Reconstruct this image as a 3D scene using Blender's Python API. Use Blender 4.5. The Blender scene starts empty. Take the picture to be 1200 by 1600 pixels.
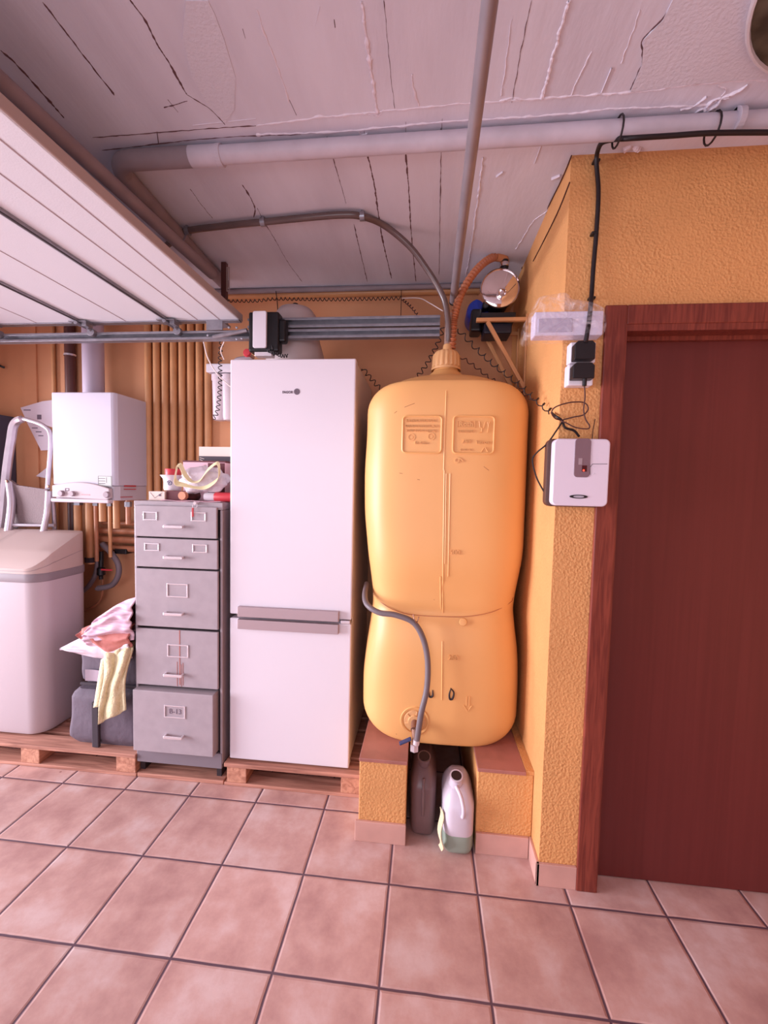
import bpy, bmesh, math, random
from mathutils import Vector, Matrix, noise
C = bpy.context.scene.collection
V = Vector
PI = math.pi
rnd = random.Random(7)

# ------------------------------------------------------------------ camera
FPX = 653.683
CAM = V((0.0, -1.82415, 1.49273))
YAW, PITCH, ROLL = -0.0989793, 0.0568241, -0.0224978
cy, sy, cp, sp, cr, sr = math.cos(YAW), math.sin(YAW), math.cos(PITCH), math.sin(PITCH), math.cos(ROLL), math.sin(ROLL)
FWD = V((sy*cp, cy*cp, -sp)); R0 = V((cy, -sy, 0)); D0 = FWD.cross(R0)
RIGHT = cr*R0 + sr*D0; DOWN = -sr*R0 + cr*D0
cam_d = bpy.data.cameras.new('camera'); cam = bpy.data.objects.new('camera', cam_d); C.objects.link(cam)
UP = -DOWN; BACK = -FWD
cam.matrix_world = Matrix(((RIGHT.x, UP.x, BACK.x, CAM.x), (RIGHT.y, UP.y, BACK.y, CAM.y), (RIGHT.z, UP.z, BACK.z, CAM.z), (0, 0, 0, 1)))
cam_d.sensor_fit = 'VERTICAL'; cam_d.sensor_height = 24; cam_d.lens = FPX/1600*24
cam_d.clip_start = 0.02
bpy.context.scene.camera = cam

def ray(u, v): return RIGHT*((u-600)/FPX) + DOWN*((v-800)/FPX) + FWD
def aty(u, v, y): d = ray(u, v); return CAM + d*((y-CAM.y)/d.y)
def atz(u, v, z): d = ray(u, v); return CAM + d*((z-CAM.z)/d.z)
def atx(u, v, x): d = ray(u, v); return CAM + d*((x-CAM.x)/d.x)

# ------------------------------------------------------------------ world, light, exposure
S = bpy.context.scene
S.view_settings.view_transform = 'Standard'; S.view_settings.look = 'None'
S.view_settings.exposure = 0.0; S.view_settings.gamma = 1.0; S.view_settings.use_curve_mapping = False
w = bpy.data.worlds.new('world'); S.world = w; w.use_nodes = True
w.node_tree.nodes['Background'].inputs[0].default_value = (0.86, 0.87, 1.0, 1)
w.node_tree.nodes['Background'].inputs[1].default_value = 0.8
def area(name, loc, direction, sx, sy_, power, col):
    l = bpy.data.lights.new(name, 'AREA'); l.shape = 'RECTANGLE'; l.size = sx; l.size_y = sy_; l.energy = power; l.color = col
    o = bpy.data.objects.new(name, l); C.objects.link(o); o.location = loc
    o.rotation_euler = V(direction).to_track_quat('-Z', 'Y').to_euler(); return o
# daylight through the open garage door (left); an unseen fill lamp is added behind the viewer
area('daylight_garage_opening', (-6.6, -1.6, 1.5), (1, 0.22, -0.02), 3.4, 2.6, 780, (0.94, 0.89, 1.0))
area('rear_fill_light', (-0.9, -4.3, 1.35), (0.1, 1, 0.5), 3.0, 2.2, 54, (0.86, 0.87, 1.0))

# ------------------------------------------------------------------ materials
MATS = {}
def lin(c):
    return tuple(((x/255)/12.92 if x/255 <= 0.04045 else ((x/255+0.055)/1.055)**2.4) for x in c)
def mat(name, rgb, rough=0.5, metal=0.0, var=0.0, vscale=6.0, bump=0.0, bscale=60.0, bdist=0.002, spec=0.5, trans=0.0, alpha=1.0, emit=0.0, coat=0.0, ior=1.45, rgb2=None, stretch=None, detail=5):
    if name in MATS: return MATS[name]
    m = bpy.data.materials.new(name); m.use_nodes = True; MATS[name] = m
    nt = m.node_tree; b = nt.nodes['Principled BSDF']; c = lin(rgb)
    b.inputs['Base Color'].default_value = (*c, 1); b.inputs['Roughness'].default_value = rough
    b.inputs['Metallic'].default_value = metal; b.inputs['Specular IOR Level'].default_value = spec
    b.inputs['Transmission Weight'].default_value = trans; b.inputs['Alpha'].default_value = alpha; b.inputs['IOR'].default_value = ior
    b.inputs['Coat Weight'].default_value = coat
    if emit: b.inputs['Emission Color'].default_value = (*c, 1); b.inputs['Emission Strength'].default_value = emit
    tc = nt.nodes.new('ShaderNodeTexCoord'); vec = tc.outputs['Object']
    if stretch:
        mp = nt.nodes.new('ShaderNodeMapping'); mp.inputs['Scale'].default_value = stretch; nt.links.new(vec, mp.inputs[0]); vec = mp.outputs[0]
    if var > 0:
        n = nt.nodes.new('ShaderNodeTexNoise'); n.inputs['Scale'].default_value = vscale; n.inputs['Detail'].default_value = detail
        nt.links.new(vec, n.inputs['Vector'])
        r = nt.nodes.new('ShaderNodeValToRGB'); c2 = lin(rgb2) if rgb2 else tuple(x*(1-var) for x in c)
        r.color_ramp.elements[0].color = (*c2, 1); r.color_ramp.elements[1].color = (*(tuple(min(1, x*(1+var*0.35)) for x in c)), 1)
        r.color_ramp.elements[0].position = 0.33; r.color_ramp.elements[1].position = 0.62
        nt.links.new(n.outputs['Fac'], r.inputs[0]); nt.links.new(r.outputs[0], b.inputs['Base Color'])
    if bump > 0:
        n2 = nt.nodes.new('ShaderNodeTexNoise'); n2.inputs['Scale'].default_value = bscale; n2.inputs['Detail'].default_value = 4
        nt.links.new(vec, n2.inputs['Vector'])
        bp = nt.nodes.new('ShaderNodeBump'); bp.inputs['Strength'].default_value = bump; bp.inputs['Distance'].default_value = bdist
        nt.links.new(n2.outputs['Fac'], bp.inputs['Height']); nt.links.new(bp.outputs[0], b.inputs['Normal'])
    return m
def stucco(name, rgb, bump, dist, scale):
    m = mat(name, rgb, 0.65, var=0.10, vscale=3)
    nt = m.node_tree; b = nt.nodes['Principled BSDF']; tc = [n for n in nt.nodes if n.type == 'TEX_COORD'][0]
    n = nt.nodes.new('ShaderNodeTexNoise'); n.inputs['Scale'].default_value = scale; n.inputs['Detail'].default_value = 3; n.inputs['Distortion'].default_value = 0.5
    v = nt.nodes.new('ShaderNodeTexVoronoi'); v.feature = 'SMOOTH_F1'; v.inputs['Scale'].default_value = scale*0.9
    n0 = nt.nodes.new('ShaderNodeTexNoise'); n0.inputs['Scale'].default_value = 3.5
    nt.links.new(tc.outputs['Object'], n.inputs[0]); nt.links.new(tc.outputs['Object'], v.inputs[0]); nt.links.new(tc.outputs['Object'], n0.inputs[0])
    a = nt.nodes.new('ShaderNodeMath'); a.operation = 'MULTIPLY'; nt.links.new(n.outputs['Fac'], a.inputs[0]); nt.links.new(v.outputs['Distance'], a.inputs[1])
    a2 = nt.nodes.new('ShaderNodeMath'); a2.operation = 'MULTIPLY'; nt.links.new(a.outputs[0], a2.inputs[0]); nt.links.new(n0.outputs['Fac'], a2.inputs[1])
    bp = nt.nodes.new('ShaderNodeBump'); bp.inputs['Strength'].default_value = bump; bp.inputs['Distance'].default_value = dist
    nt.links.new(a2.outputs[0], bp.inputs['Height']); nt.links.new(bp.outputs[0], b.inputs['Normal'])
    return m
def floor_mat(T, x0, y0):
    m = bpy.data.materials.new('terracotta_tiles'); m.use_nodes = True; nt = m.node_tree; L = nt.links; b = nt.nodes['Principled BSDF']
    geo = nt.nodes.new('ShaderNodeNewGeometry'); sep = nt.nodes.new('ShaderNodeSeparateXYZ'); L.new(geo.outputs['Position'], sep.inputs[0])
    def M(op, a, bb=None, c=None):
        n = nt.nodes.new('ShaderNodeMath'); n.operation = op
        for i, q in enumerate((a, bb, c)):
            if q is None: continue
            if isinstance(q, (int, float)): n.inputs[i].default_value = q
            else: L.new(q, n.inputs[i])
        return n.outputs[0]
    nz = nt.nodes.new('ShaderNodeTexNoise'); nz.inputs['Scale'].default_value = 9; L.new(geo.outputs['Position'], nz.inputs[0])
    wob = M('MULTIPLY', M('SUBTRACT', nz.outputs['Fac'], 0.5), 0.012)
    ds, cells = [], []
    for ax, o in (('X', x0), ('Y', y0)):
        q = M('DIVIDE', M('SUBTRACT', sep.outputs[ax], o), T)
        f = M('ADD', M('FRACT', q), wob)
        ds.append(M('MINIMUM', f, M('SUBTRACT', 1.0, f))); cells.append(M('FLOOR', q))
    d = M('MINIMUM', ds[0], ds[1])
    edge = nt.nodes.new('ShaderNodeMapRange'); edge.inputs['From Min'].default_value = 0.009; edge.inputs['From Max'].default_value = 0.014; L.new(d, edge.inputs['Value'])
    cmb = nt.nodes.new('ShaderNodeCombineXYZ'); L.new(cells[0], cmb.inputs[0]); L.new(cells[1], cmb.inputs[1])
    wn = nt.nodes.new('ShaderNodeTexWhiteNoise'); L.new(cmb.outputs[0], wn.inputs['Vector'])
    off = nt.nodes.new('ShaderNodeVectorMath'); off.operation = 'MULTIPLY_ADD'; L.new(wn.outputs['Color'], off.inputs[0]); off.inputs[1].default_value = (5, 5, 5); L.new(geo.outputs['Position'], off.inputs[2])
    n1 = nt.nodes.new('ShaderNodeTexNoise'); n1.inputs['Scale'].default_value = 5.5; n1.inputs['Detail'].default_value = 7; n1.inputs['Roughness'].default_value = 0.62; L.new(off.outputs[0], n1.inputs[0])
    r = nt.nodes.new('ShaderNodeValToRGB'); e = r.color_ramp.elements
    e[0].position = 0.32; e[0].color = (*lin((180, 138, 132)), 1); e[1].position = 0.66; e[1].color = (*lin((216, 188, 184)), 1)
    k = e.new(0.5); k.color = (*lin((202, 162, 154)), 1)
    L.new(n1.outputs['Fac'], r.inputs[0])
    hs = nt.nodes.new('ShaderNodeHueSaturation'); L.new(r.outputs[0], hs.inputs['Color']); L.new(M('ADD', M('MULTIPLY', wn.outputs['Value'], 0.14), 0.93), hs.inputs['Value'])
    # small dark chips
    vo = nt.nodes.new('ShaderNodeTexVoronoi'); vo.inputs['Scale'].default_value = 3.3; L.new(geo.outputs['Position'], vo.inputs[0])
    chip = M('LESS_THAN', vo.outputs['Distance'], 0.018)
    mx0 = nt.nodes.new('ShaderNodeMix'); mx0.data_type = 'RGBA'; L.new(M('MULTIPLY', chip, 0.7), mx0.inputs['Factor']); L.new(hs.outputs[0], mx0.inputs['A']); mx0.inputs['B'].default_value = (*lin((120, 60, 50)), 1)
    mx = nt.nodes.new('ShaderNodeMix'); mx.data_type = 'RGBA'; L.new(edge.outputs[0], mx.inputs['Factor'])
    mx.inputs['A'].default_value = (*lin((96, 72, 84)), 1); L.new(mx0.outputs['Result'], mx.inputs['B']); L.new(mx.outputs['Result'], b.inputs['Base Color'])
    eh = nt.nodes.new('ShaderNodeMapRange'); eh.inputs['From Min'].default_value = 0.006; eh.inputs['From Max'].default_value = 0.03; L.new(d, eh.inputs['Value'])
    h = M('ADD', M('MULTIPLY', eh.outputs[0], 1.0), M('MULTIPLY', n1.outputs['Fac'], 0.9))
    bp = nt.nodes.new('ShaderNodeBump'); bp.inputs['Strength'].default_value = 0.55; bp.inputs['Distance'].default_value = 0.004; L.new(h, bp.inputs['Height']); L.new(bp.outputs[0], b.inputs['Normal'])
    b.inputs['Roughness'].default_value = 0.42
    return m
def wood(name, a, b_, scale=(2, 2, 30), rough=0.6, bump=0.2):
    m = mat(name, a, rough, var=0.01)
    nt = m.node_tree; b = nt.nodes['Principled BSDF']
    for n in list(nt.nodes):
        if n.type in ('TEX_NOISE', 'VALTORGB'): nt.nodes.remove(n)
    tc = [n for n in nt.nodes if n.type == 'TEX_COORD'][0]
    mp = nt.nodes.new('ShaderNodeMapping'); mp.inputs['Scale'].default_value = scale; nt.links.new(tc.outputs['Object'], mp.inputs[0])
    n = nt.nodes.new('ShaderNodeTexNoise'); n.inputs['Scale'].default_value = 1.0; n.inputs['Detail'].default_value = 6; n.inputs['Distortion'].default_value = 1.5; nt.links.new(mp.outputs[0], n.inputs[0])
    r = nt.nodes.new('ShaderNodeValToRGB'); r.color_ramp.elements[0].color = (*lin(b_), 1); r.color_ramp.elements[1].color = (*lin(a), 1)
    r.color_ramp.elements[0].position = 0.35; r.color_ramp.elements[1].position = 0.62
    nt.links.new(n.outputs['Fac'], r.inputs[0]); nt.links.new(r.outputs[0], b.inputs['Base Color'])
    bp = nt.nodes.new('ShaderNodeBump'); bp.inputs['Strength'].default_value = bump; bp.inputs['Distance'].default_value = 0.002; nt.links.new(n.outputs['Fac'], bp.inputs['Height']); nt.links.new(bp.outputs[0], b.inputs['Normal'])
    return m

M_floor = floor_mat(0.33, -1.0881, 0.0)
M_wall = stucco('orange_stucco', (216, 156, 98), 0.65, 0.016, 125)
M_wallflat = stucco('orange_painted_plaster', (206, 146, 106), 0.5, 0.004, 22)
M_ceil = mat('board_marked_white_ceiling', (212, 212, 226), 0.75, var=0.10, vscale=2.2, bump=0.5, bscale=16, bdist=0.003, stretch=(2.6, 0.6, 1), rgb2=(202, 200, 214))
M_ceilrough = mat('rough_white_plaster', (208, 207, 220), 0.8, bump=0.5, bscale=110, bdist=0.004)
M_ridge = mat('white_plaster_ridge', (222, 216, 228), 0.7, bump=0.8, bscale=90, bdist=0.004)
M_crack = mat('dark_crack', (96, 66, 70), 0.9)
M_skirt = mat('skirting_tile', (204, 158, 146), 0.4, var=0.12, vscale=7, bump=0.2, bscale=20)
M_captile = mat('dull_red_cap_tile', (170, 112, 102), 0.35, var=0.18, vscale=9)
M_doorwood = wood('red_brown_door_veneer', (104, 42, 40), (97, 38, 36), (26, 2, .6), 0.42, 0.03)
M_framewood = wood('red_brown_frame_wood', (134, 62, 48), (104, 42, 34), (60, 60, 4), 0.4, 0.15)
M_white = mat('white_enamel', (224, 217, 226), 0.32, spec=0.5)
M_fridgeside = mat('fridge_side_steel', (226, 214, 206), 0.45)
M_alu = mat('brushed_aluminium', (176, 156, 160), 0.45, metal=0.35)
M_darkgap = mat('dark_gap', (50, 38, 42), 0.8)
M_tank = mat('yellow_polyethylene', (230, 172, 108), 0.42, var=0.03, vscale=2, bump=0.12, bscale=9, bdist=0.004)
M_tankcap = mat('yellow_cap_plastic', (216, 164, 112), 0.5, bump=0.3, bscale=60)
M_cab = mat('grey_cabinet_enamel', (166, 154, 160), 0.42, var=0.06, vscale=20)
M_cabside = mat('grey_cabinet_side', (126, 116, 124), 0.45)
M_chrome = mat('satin_nickel', (232, 224, 230), 0.25, metal=0.6)
M_steel = mat('galvanised_steel', (150, 148, 156), 0.35, metal=0.7, var=0.15, vscale=30)
M_tube = mat('grey_painted_tube', (150, 140, 146), 0.4, metal=0.35, var=0.10, vscale=14)
M_pvc = mat('grey_white_painted_pipe', (192, 184, 196), 0.5, var=0.12, vscale=10)
M_pvcdark = mat('dusty_grey_pipe', (142, 128, 134), 0.6, var=0.12, vscale=10)
M_hose = mat('brown_grey_hose', (98, 80, 78), 0.25, var=0.1, vscale=10, spec=0.6)
M_ghose = mat('grey_rubber_hose', (112, 100, 104), 0.45)
M_black = mat('black_plastic', (24, 20, 24), 0.4)
M_cable = mat('black_cable', (26, 16, 20), 0.5)
M_mar = mat('dark_maroon_cable', (70, 36, 34), 0.55)
M_gdoor = mat('garage_door_panel', (220, 222, 230), 0.55, bump=0.35, bscale=220, bdist=0.001)
M_gdoorline = mat('garage_door_groove', (160, 142, 146), 0.6)
M_gdooredge = mat('garage_door_end_cap', (170, 156, 154), 0.6)
M_soft = mat('beige_softener_shell', (192, 178, 184), 0.45)
M_softlid = mat('cream_softener_lid', (194, 172, 166), 0.45)
M_softband = mat('grey_softener_band', (140, 128, 134), 0.45)
M_pallet = wood('pallet_wood', (198, 142, 122), (150, 100, 84), (2, 30, 30), 0.75, 0.5)
M_palletend = wood('pallet_block_wood', (206, 150, 124), (168, 112, 90), (30, 3, 30), 0.75, 0.5)
M_greybag = mat('grey_woven_fabric', (100, 88, 100), 0.8, bump=0.4, bscale=25, bdist=0.01, var=0.1)
M_darkbag = mat('dark_grey_webbing', (62, 52, 60), 0.8)
M_sheet = mat('pale_pink_striped_cloth', (226, 200, 212), 0.85, var=0.22, vscale=4, stretch=(3, 3, 22), rgb2=(196, 160, 180), bump=0.3, bscale=40)
M_plasticbag = mat('white_plastic_bag', (236, 220, 232), 0.35, bump=0.4, bscale=20, bdist=0.01)
M_redcloth = mat('coral_cloth', (196, 124, 116), 0.8, bump=0.4, bscale=30, bdist=0.01)
M_towel = mat('pale_yellow_knit', (222, 208, 170), 0.95, bump=1.0, bscale=110, bdist=0.006, var=0.08, vscale=60)
M_orangepipe = mat('orange_painted_pipe', (200, 144, 98), 0.4, var=0.08, vscale=12)
M_copperpipe = mat('dirty_orange_pipe', (176, 116, 84), 0.4, var=0.2, vscale=20)
M_brownpipe = mat('dark_brown_pipe', (88, 52, 48), 0.4)
M_flue = mat('white_flue', (186, 172, 190), 0.5)
M_red = mat('red_plastic', (200, 60, 70), 0.4)
M_paper = mat('white_paper', (214, 200, 210), 0.8)
M_ink = mat('dark_ink', (110, 95, 110), 0.8)
M_inkred = mat('red_ink', (176, 60, 66), 0.7)
M_ladder = mat('aluminium_ladder', (206, 196, 206), 0.35, metal=0.6, var=0.1, vscale=12)
M_mesh = mat('grey_ladder_tread', (130, 112, 114), 0.7, bump=0.8, bscale=160, bdist=0.003)
M_mirror = mat('polished_stainless', (232, 222, 222), 0.06, metal=1.0)
M_blue = mat('blue_motor_paint', (30, 52, 150), 0.35)
M_bluehandle = mat('blue_handle', (52, 62, 104), 0.4)
M_brass = mat('tarnished_brass', (150, 112, 96), 0.4, metal=0.6)
M_corr = mat('brown_corrugated_hose', (176, 106, 72), 0.4)
M_jugdark = mat('smoky_jug_plastic', (128, 100, 100), 0.3, trans=0.25)
M_jug = mat('milky_jug_plastic', (226, 214, 226), 0.35, trans=0.15)
M_jugliq = mat('green_liquid_through_plastic', (156, 172, 158), 0.3, trans=0.1)
M_hole = mat('jug_mouth_dark', (40, 18, 20), 0.6)
def film_mat():
    m = bpy.data.materials.new('clear_wrap_film'); m.use_nodes = True; nt = m.node_tree; b = nt.nodes['Principled BSDF']
    b.inputs['Base Color'].default_value = (0.9, 0.85, 0.9, 1); b.inputs['Roughness'].default_value = 0.12
    tc = nt.nodes.new('ShaderNodeTexCoord'); n = nt.nodes.new('ShaderNodeTexNoise'); n.inputs['Scale'].default_value = 26; n.inputs['Distortion'].default_value = 2; nt.links.new(tc.outputs['Object'], n.inputs[0])
    r = nt.nodes.new('ShaderNodeMapRange'); r.inputs['From Min'].default_value = 0.35; r.inputs['From Max'].default_value = 0.75; r.inputs['To Min'].default_value = 0.02; r.inputs['To Max'].default_value = 0.30
    nt.links.new(n.outputs['Fac'], r.inputs['Value']); nt.links.new(r.outputs[0], b.inputs['Alpha'])
    bp = nt.nodes.new('ShaderNodeBump'); bp.inputs['Strength'].default_value = 0.9; bp.inputs['Distance'].default_value = 0.006; nt.links.new(n.outputs['Fac'], bp.inputs['Height']); nt.links.new(bp.outputs[0], b.inputs['Normal'])
    return m
M_film = film_mat()

# ------------------------------------------------------------------ mesh helpers
def tag(o, label, cat, group=None):
    o['label'] = label; o['category'] = cat
    if group: o['group'] = group
    return o
def thing(name, label, cat, loc=(0, 0, 0), rz=0, group=None):
    o = bpy.data.objects.new(name, None); C.objects.link(o); o.location = loc; o.rotation_euler = (0, 0, rz); o.empty_display_size = 0.05
    return tag(o, label, cat, group)
def obj(name, bm, m, parent=None, smooth=False, bevel=0, seg=2, label=None, world=True, auto=True):
    me = bpy.data.meshes.new(name); bmesh.ops.recalc_face_normals(bm, faces=bm.faces[:])
    bm.to_mesh(me); bm.free(); me.materials.append(m)
    o = bpy.data.objects.new(name, me); C.objects.link(o)
    if parent is not None:
        o.parent = parent
        if world:   # geometry given in world coordinates: keep it there
            mw = parent_world(parent)
            o.matrix_parent_inverse = mw.inverted()
    if smooth:
        for p in me.polygons: p.use_smooth = True
        if auto: me.set_sharp_from_angle(angle=math.radians(38))
    if bevel:
        md = o.modifiers.new('bevel', 'BEVEL'); md.width = bevel; md.segments = seg; md.limit_method = 'ANGLE'; md.angle_limit = math.radians(40)
        md.harden_normals = False
    if label: o['label'] = label
    return o
def parent_world(p):
    m = p.matrix_basis.copy()
    while p.parent is not None:
        m = p.parent.matrix_basis @ p.matrix_parent_inverse @ m if False else (p.parent.matrix_basis @ p.matrix_parent_inverse @ m)
        p = p.parent
    return m
def struct(name, bm, m, parent=None, **k):
    o = obj(name, bm, m, parent, **k); o['kind'] = 'structure'; return o
def NB(): return bmesh.new()
def bx(bm, x0, x1, y0, y1, z0, z1, mtx=None):
    vs = [bm.verts.new((x, y, z)) for z in (z0, z1) for x, y in ((x0, y0), (x1, y0), (x1, y1), (x0, y1))]
    for f in ((3, 2, 1, 0), (4, 5, 6, 7), (0, 1, 5, 4), (1, 2, 6, 5), (2, 3, 7, 6), (3, 0, 4, 7)): bm.faces.new([vs[i] for i in f])
    if mtx is not None: bmesh.ops.transform(bm, matrix=mtx, verts=vs)
    return bm
def box(x0, x1, y0, y1, z0, z1): return bx(NB(), x0, x1, y0, y1, z0, z1)
def prism(pts, axis, a, b, bm=None):
    """polygon pts (2D) extruded along axis from a to b"""
    bm = bm or NB()
    def mk(p, t):
        return {'x': (t, p[0], p[1]), 'y': (p[0], t, p[1]), 'z': (p[0], p[1], t)}[axis]
    A = [bm.verts.new(mk(p, a)) for p in pts]; B = [bm.verts.new(mk(p, b)) for p in pts]
    n = len(pts)
    bm.faces.new(A[::-1]); bm.faces.new(B)
    for i in range(n): bm.faces.new((A[i], A[(i+1) % n], B[(i+1) % n], B[i]))
    return bm
def rrect(x0, x1, y0, y1, r, n=5):
    out = []
    for (cx_, cy_, a0) in ((x1-r, y1-r, 0), (x0+r, y1-r, PI/2), (x0+r, y0+r, PI), (x1-r, y0+r, 1.5*PI)):
        for i in range(n+1):
            a = a0 + PI/2*i/n; out.append((cx_+r*math.cos(a), cy_+r*math.sin(a)))
    return out
def smoothpath(pts, n=8):
    pts = [V(p) for p in pts]
    if len(pts) < 3: return pts
    P = [pts[0]*2-pts[1]] + pts + [pts[-1]*2-pts[-2]]; out = []
    for i in range(1, len(P)-2):
        for k in range(n):
            t = k/n; a, b, c, d = P[i-1], P[i], P[i+1], P[i+2]
            out.append(0.5*((2*b)+(c-a)*t+(2*a-5*b+4*c-d)*t*t+(3*b-a-3*c+d)*t*t*t))
    out.append(pts[-1]); return out
def frames(path):
    n = len(path); T = []
    for i in range(n):
        T.append((path[min(i+1, n-1)]-path[max(i-1, 0)]).normalized())
    a = V((0, 0, 1)) if abs(T[0].z) < 0.9 else V((1, 0, 0))
    u = T[0].cross(a).normalized(); out = []
    for i in range(n):
        if i: 
            q = T[i-1].rotation_difference(T[i]); u = q @ u
            u = (u - T[i]*u.dot(T[i])).normalized()
        out.append((T[i], u, T[i].cross(u)))
    return out
def tube(path, r, seg=10, smooth=True, bm=None, n=8, cap=True, rf=None, closed=False):
    bm = bm or NB()
    p = smoothpath(path, n) if smooth else [V(q) for q in path]
    fr = frames(p); rings = []
    for i, (c, (t, u, v)) in enumerate(zip(p, fr)):
        rr = rf(i/(len(p)-1))*r if rf else r
        rings.append([bm.verts.new(c+(u*math.cos(2*PI*k/seg)+v*math.sin(2*PI*k/seg))*rr) for k in range(seg)])
    for a, b in zip(rings, rings[1:]):
        for k in range(seg): bm.faces.new((a[k], a[(k+1) % seg], b[(k+1) % seg], b[k]))
    if cap: bm.faces.new(rings[0][::-1]); bm.faces.new(rings[-1])
    return bm
def coil(path, R, pitch, r, seg=5, per=8, bm=None):
    p = smoothpath(path, 24); 
    L = [0]
    for a, b in zip(p, p[1:]): L.append(L[-1]+(b-a).length)
    fr = frames(p); turns = L[-1]/pitch; N = max(8, int(turns*per)); out = []
    j = 0
    for i in range(N+1):
        s = L[-1]*i/N
        while j < len(L)-2 and L[j+1] < s: j += 1
        t = (s-L[j])/max(1e-9, L[j+1]-L[j]); c = p[j].lerp(p[j+1], t); _, u, v = fr[j]
        a = 2*PI*turns*i/N; out.append(c+(u*math.cos(a)+v*math.sin(a))*R)
    return tube(out, r, seg, smooth=False, bm=bm)
def cyl(a, b, r, seg=20, r2=None, bm=None):
    bm = bm or NB(); a, b = V(a), V(b); t = (b-a).normalized()
    u = t.cross(V((0, 0, 1)) if abs(t.z) < 0.9 else V((1, 0, 0))).normalized(); v = t.cross(u); r2 = r if r2 is None else r2
    A = [bm.verts.new(a+(u*math.cos(2*PI*k/seg)+v*math.sin(2*PI*k/seg))*r) for k in range(seg)]
    B = [bm.verts.new(b+(u*math.cos(2*PI*k/seg)+v*math.sin(2*PI*k/seg))*r2) for k in range(seg)]
    for k in range(seg): bm.faces.new((A[k], A[(k+1) % seg], B[(k+1) % seg], B[k]))
    bm.faces.new(A[::-1]); bm.faces.new(B); return bm
def lathe(prof, o, axis=(0, 0, 1), seg=28, bm=None):
    """prof list of (r, h) along axis from origin o"""
    bm = bm or NB(); t = V(axis).normalized(); o = V(o)
    u = t.cross(V((0, 0, 1)) if abs(t.z) < 0.9 else V((1, 0, 0))).normalized(); v = t.cross(u); rings = []
    for r, h in prof:
        if r < 1e-5: rings.append([bm.verts.new(o+t*h)])
        else: rings.append([bm.verts.new(o+t*h+(u*math.cos(2*PI*k/seg)+v*math.sin(2*PI*k/seg))*r) for k in range(seg)])
    for a, b in zip(rings, rings[1:]):
        for k in range(seg):
            k2 = (k+1) % seg
            if len(a) == 1 and len(b) == 1: continue
            if len(a) == 1: bm.faces.new((a[0], b[k2], b[k]))
            elif len(b) == 1: bm.faces.new((a[k], a[k2], b[0]))
            else: bm.faces.new((a[k], a[k2], b[k2], b[k]))
    return bm
def rings_mesh(rings, bm=None, cap=True):
    bm = bm or NB(); R = [[bm.verts.new(p) for p in r] for r in rings]; n = len(R[0])
    for a, b in zip(R, R[1:]):
        for k in range(n): bm.faces.new((a[k], a[(k+1) % n], b[(k+1) % n], b[k]))
    if cap: bm.faces.new(R[0][::-1]); bm.faces.new(R[-1])
    return bm
def text(name, s, loc, size, m, parent, depth=0.0008, rot=(PI/2, 0, 0), align='CENTER', bold=0.0, label=None):
    cu = bpy.data.curves.new(name, 'FONT'); cu.body = s; cu.size = size; cu.extrude = depth; cu.align_x = align; cu.align_y = 'CENTER'; cu.offset = bold
    cu.resolution_u = 3
    to = bpy.data.objects.new(name, cu); C.objects.link(to)
    dg = bpy.context.evaluated_depsgraph_get(); me = bpy.data.meshes.new_from_object(to.evaluated_get(dg)); me.name = name
    bpy.data.objects.remove(to); me.materials.clear(); me.materials.append(m)
    from mathutils import Euler
    me.transform(Matrix.Translation(V(loc)) @ Euler(rot).to_matrix().to_4x4())
    o = bpy.data.objects.new(name, me); C.objects.link(o)
    if parent is not None: o.parent = parent; o.matrix_parent_inverse = parent_world(parent).inverted()
    if label: o['label'] = label
    return o
def grid(f, nu, nv, thick=0.0, bm=None):
    bm = bm or NB(); P = [[V(f(i/nu, j/nv)) for j in range(nv+1)] for i in range(nu+1)]
    G = [[bm.verts.new(p) for p in row] for row in P]
    fs = [bm.faces.new((G[i][j], G[i+1][j], G[i+1][j+1], G[i][j+1])) for i in range(nu) for j in range(nv)]
    if thick:
        bm.normal_update()
        N = [[G[i][j].normal.copy() for j in range(nv+1)] for i in range(nu+1)]
        H = [[bm.verts.new(P[i][j]-N[i][j]*thick) for j in range(nv+1)] for i in range(nu+1)]
        for i in range(nu):
            for j in range(nv): bm.faces.new((H[i][j], H[i][j+1], H[i+1][j+1], H[i+1][j]))
        for i in range(nu):
            for j in (0, nv): bm.faces.new((G[i][j], G[i+1][j], H[i+1][j], H[i][j]))
        for j in range(nv):
            for i in (0, nu): bm.faces.new((G[i][j], G[i][j+1], H[i][j+1], H[i][j]))
    return bm
def frame_bm(x0, x1, z0, z1, t, y0, y1, bm=None):
    bm = bm or NB()
    bx(bm, x0, x1, y0, y1, z1-t, z1); bx(bm, x0, x1, y0, y1, z0, z0+t)
    bx(bm, x0, x0+t, y0, y1, z0+t, z1-t); bx(bm, x1-t, x1, y0, y1, z0+t, z1-t); return bm

# ------------------------------------------------------------------ the setting
CZ = 2.656; BY = 0.69; PX = 0.467; PY = -0.255; LX = -2.88
struct('floor', box(-6.5, 2.2, -4.7, 0.75, -0.06, 0), M_floor)
ceil = struct('ceiling', box(LX-0.1, 2.2, -4.7, 0.75, CZ, CZ+0.1), M_ceil)
struct('wall_back', box(LX-0.1, PX+0.02, BY, BY+0.1, 0, CZ), M_wallflat)
# right pier: side face towards the tank and front face towards the viewer
struct('wall_right', box(PX, 0.66, PY, BY, 0, CZ), M_wall)
struct('wall_right_lintel', box(0.66, 1.62, PY, 0.1, 2.085, CZ), M_wall)
struct('wall_right_end', box(1.62, 2.2, PY, 0.1, 0, CZ), M_wall)
struct('wall_right_side', box(2.2, 2.3, -4.7, PY+0.3, 0, CZ), M_wallflat)
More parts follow.
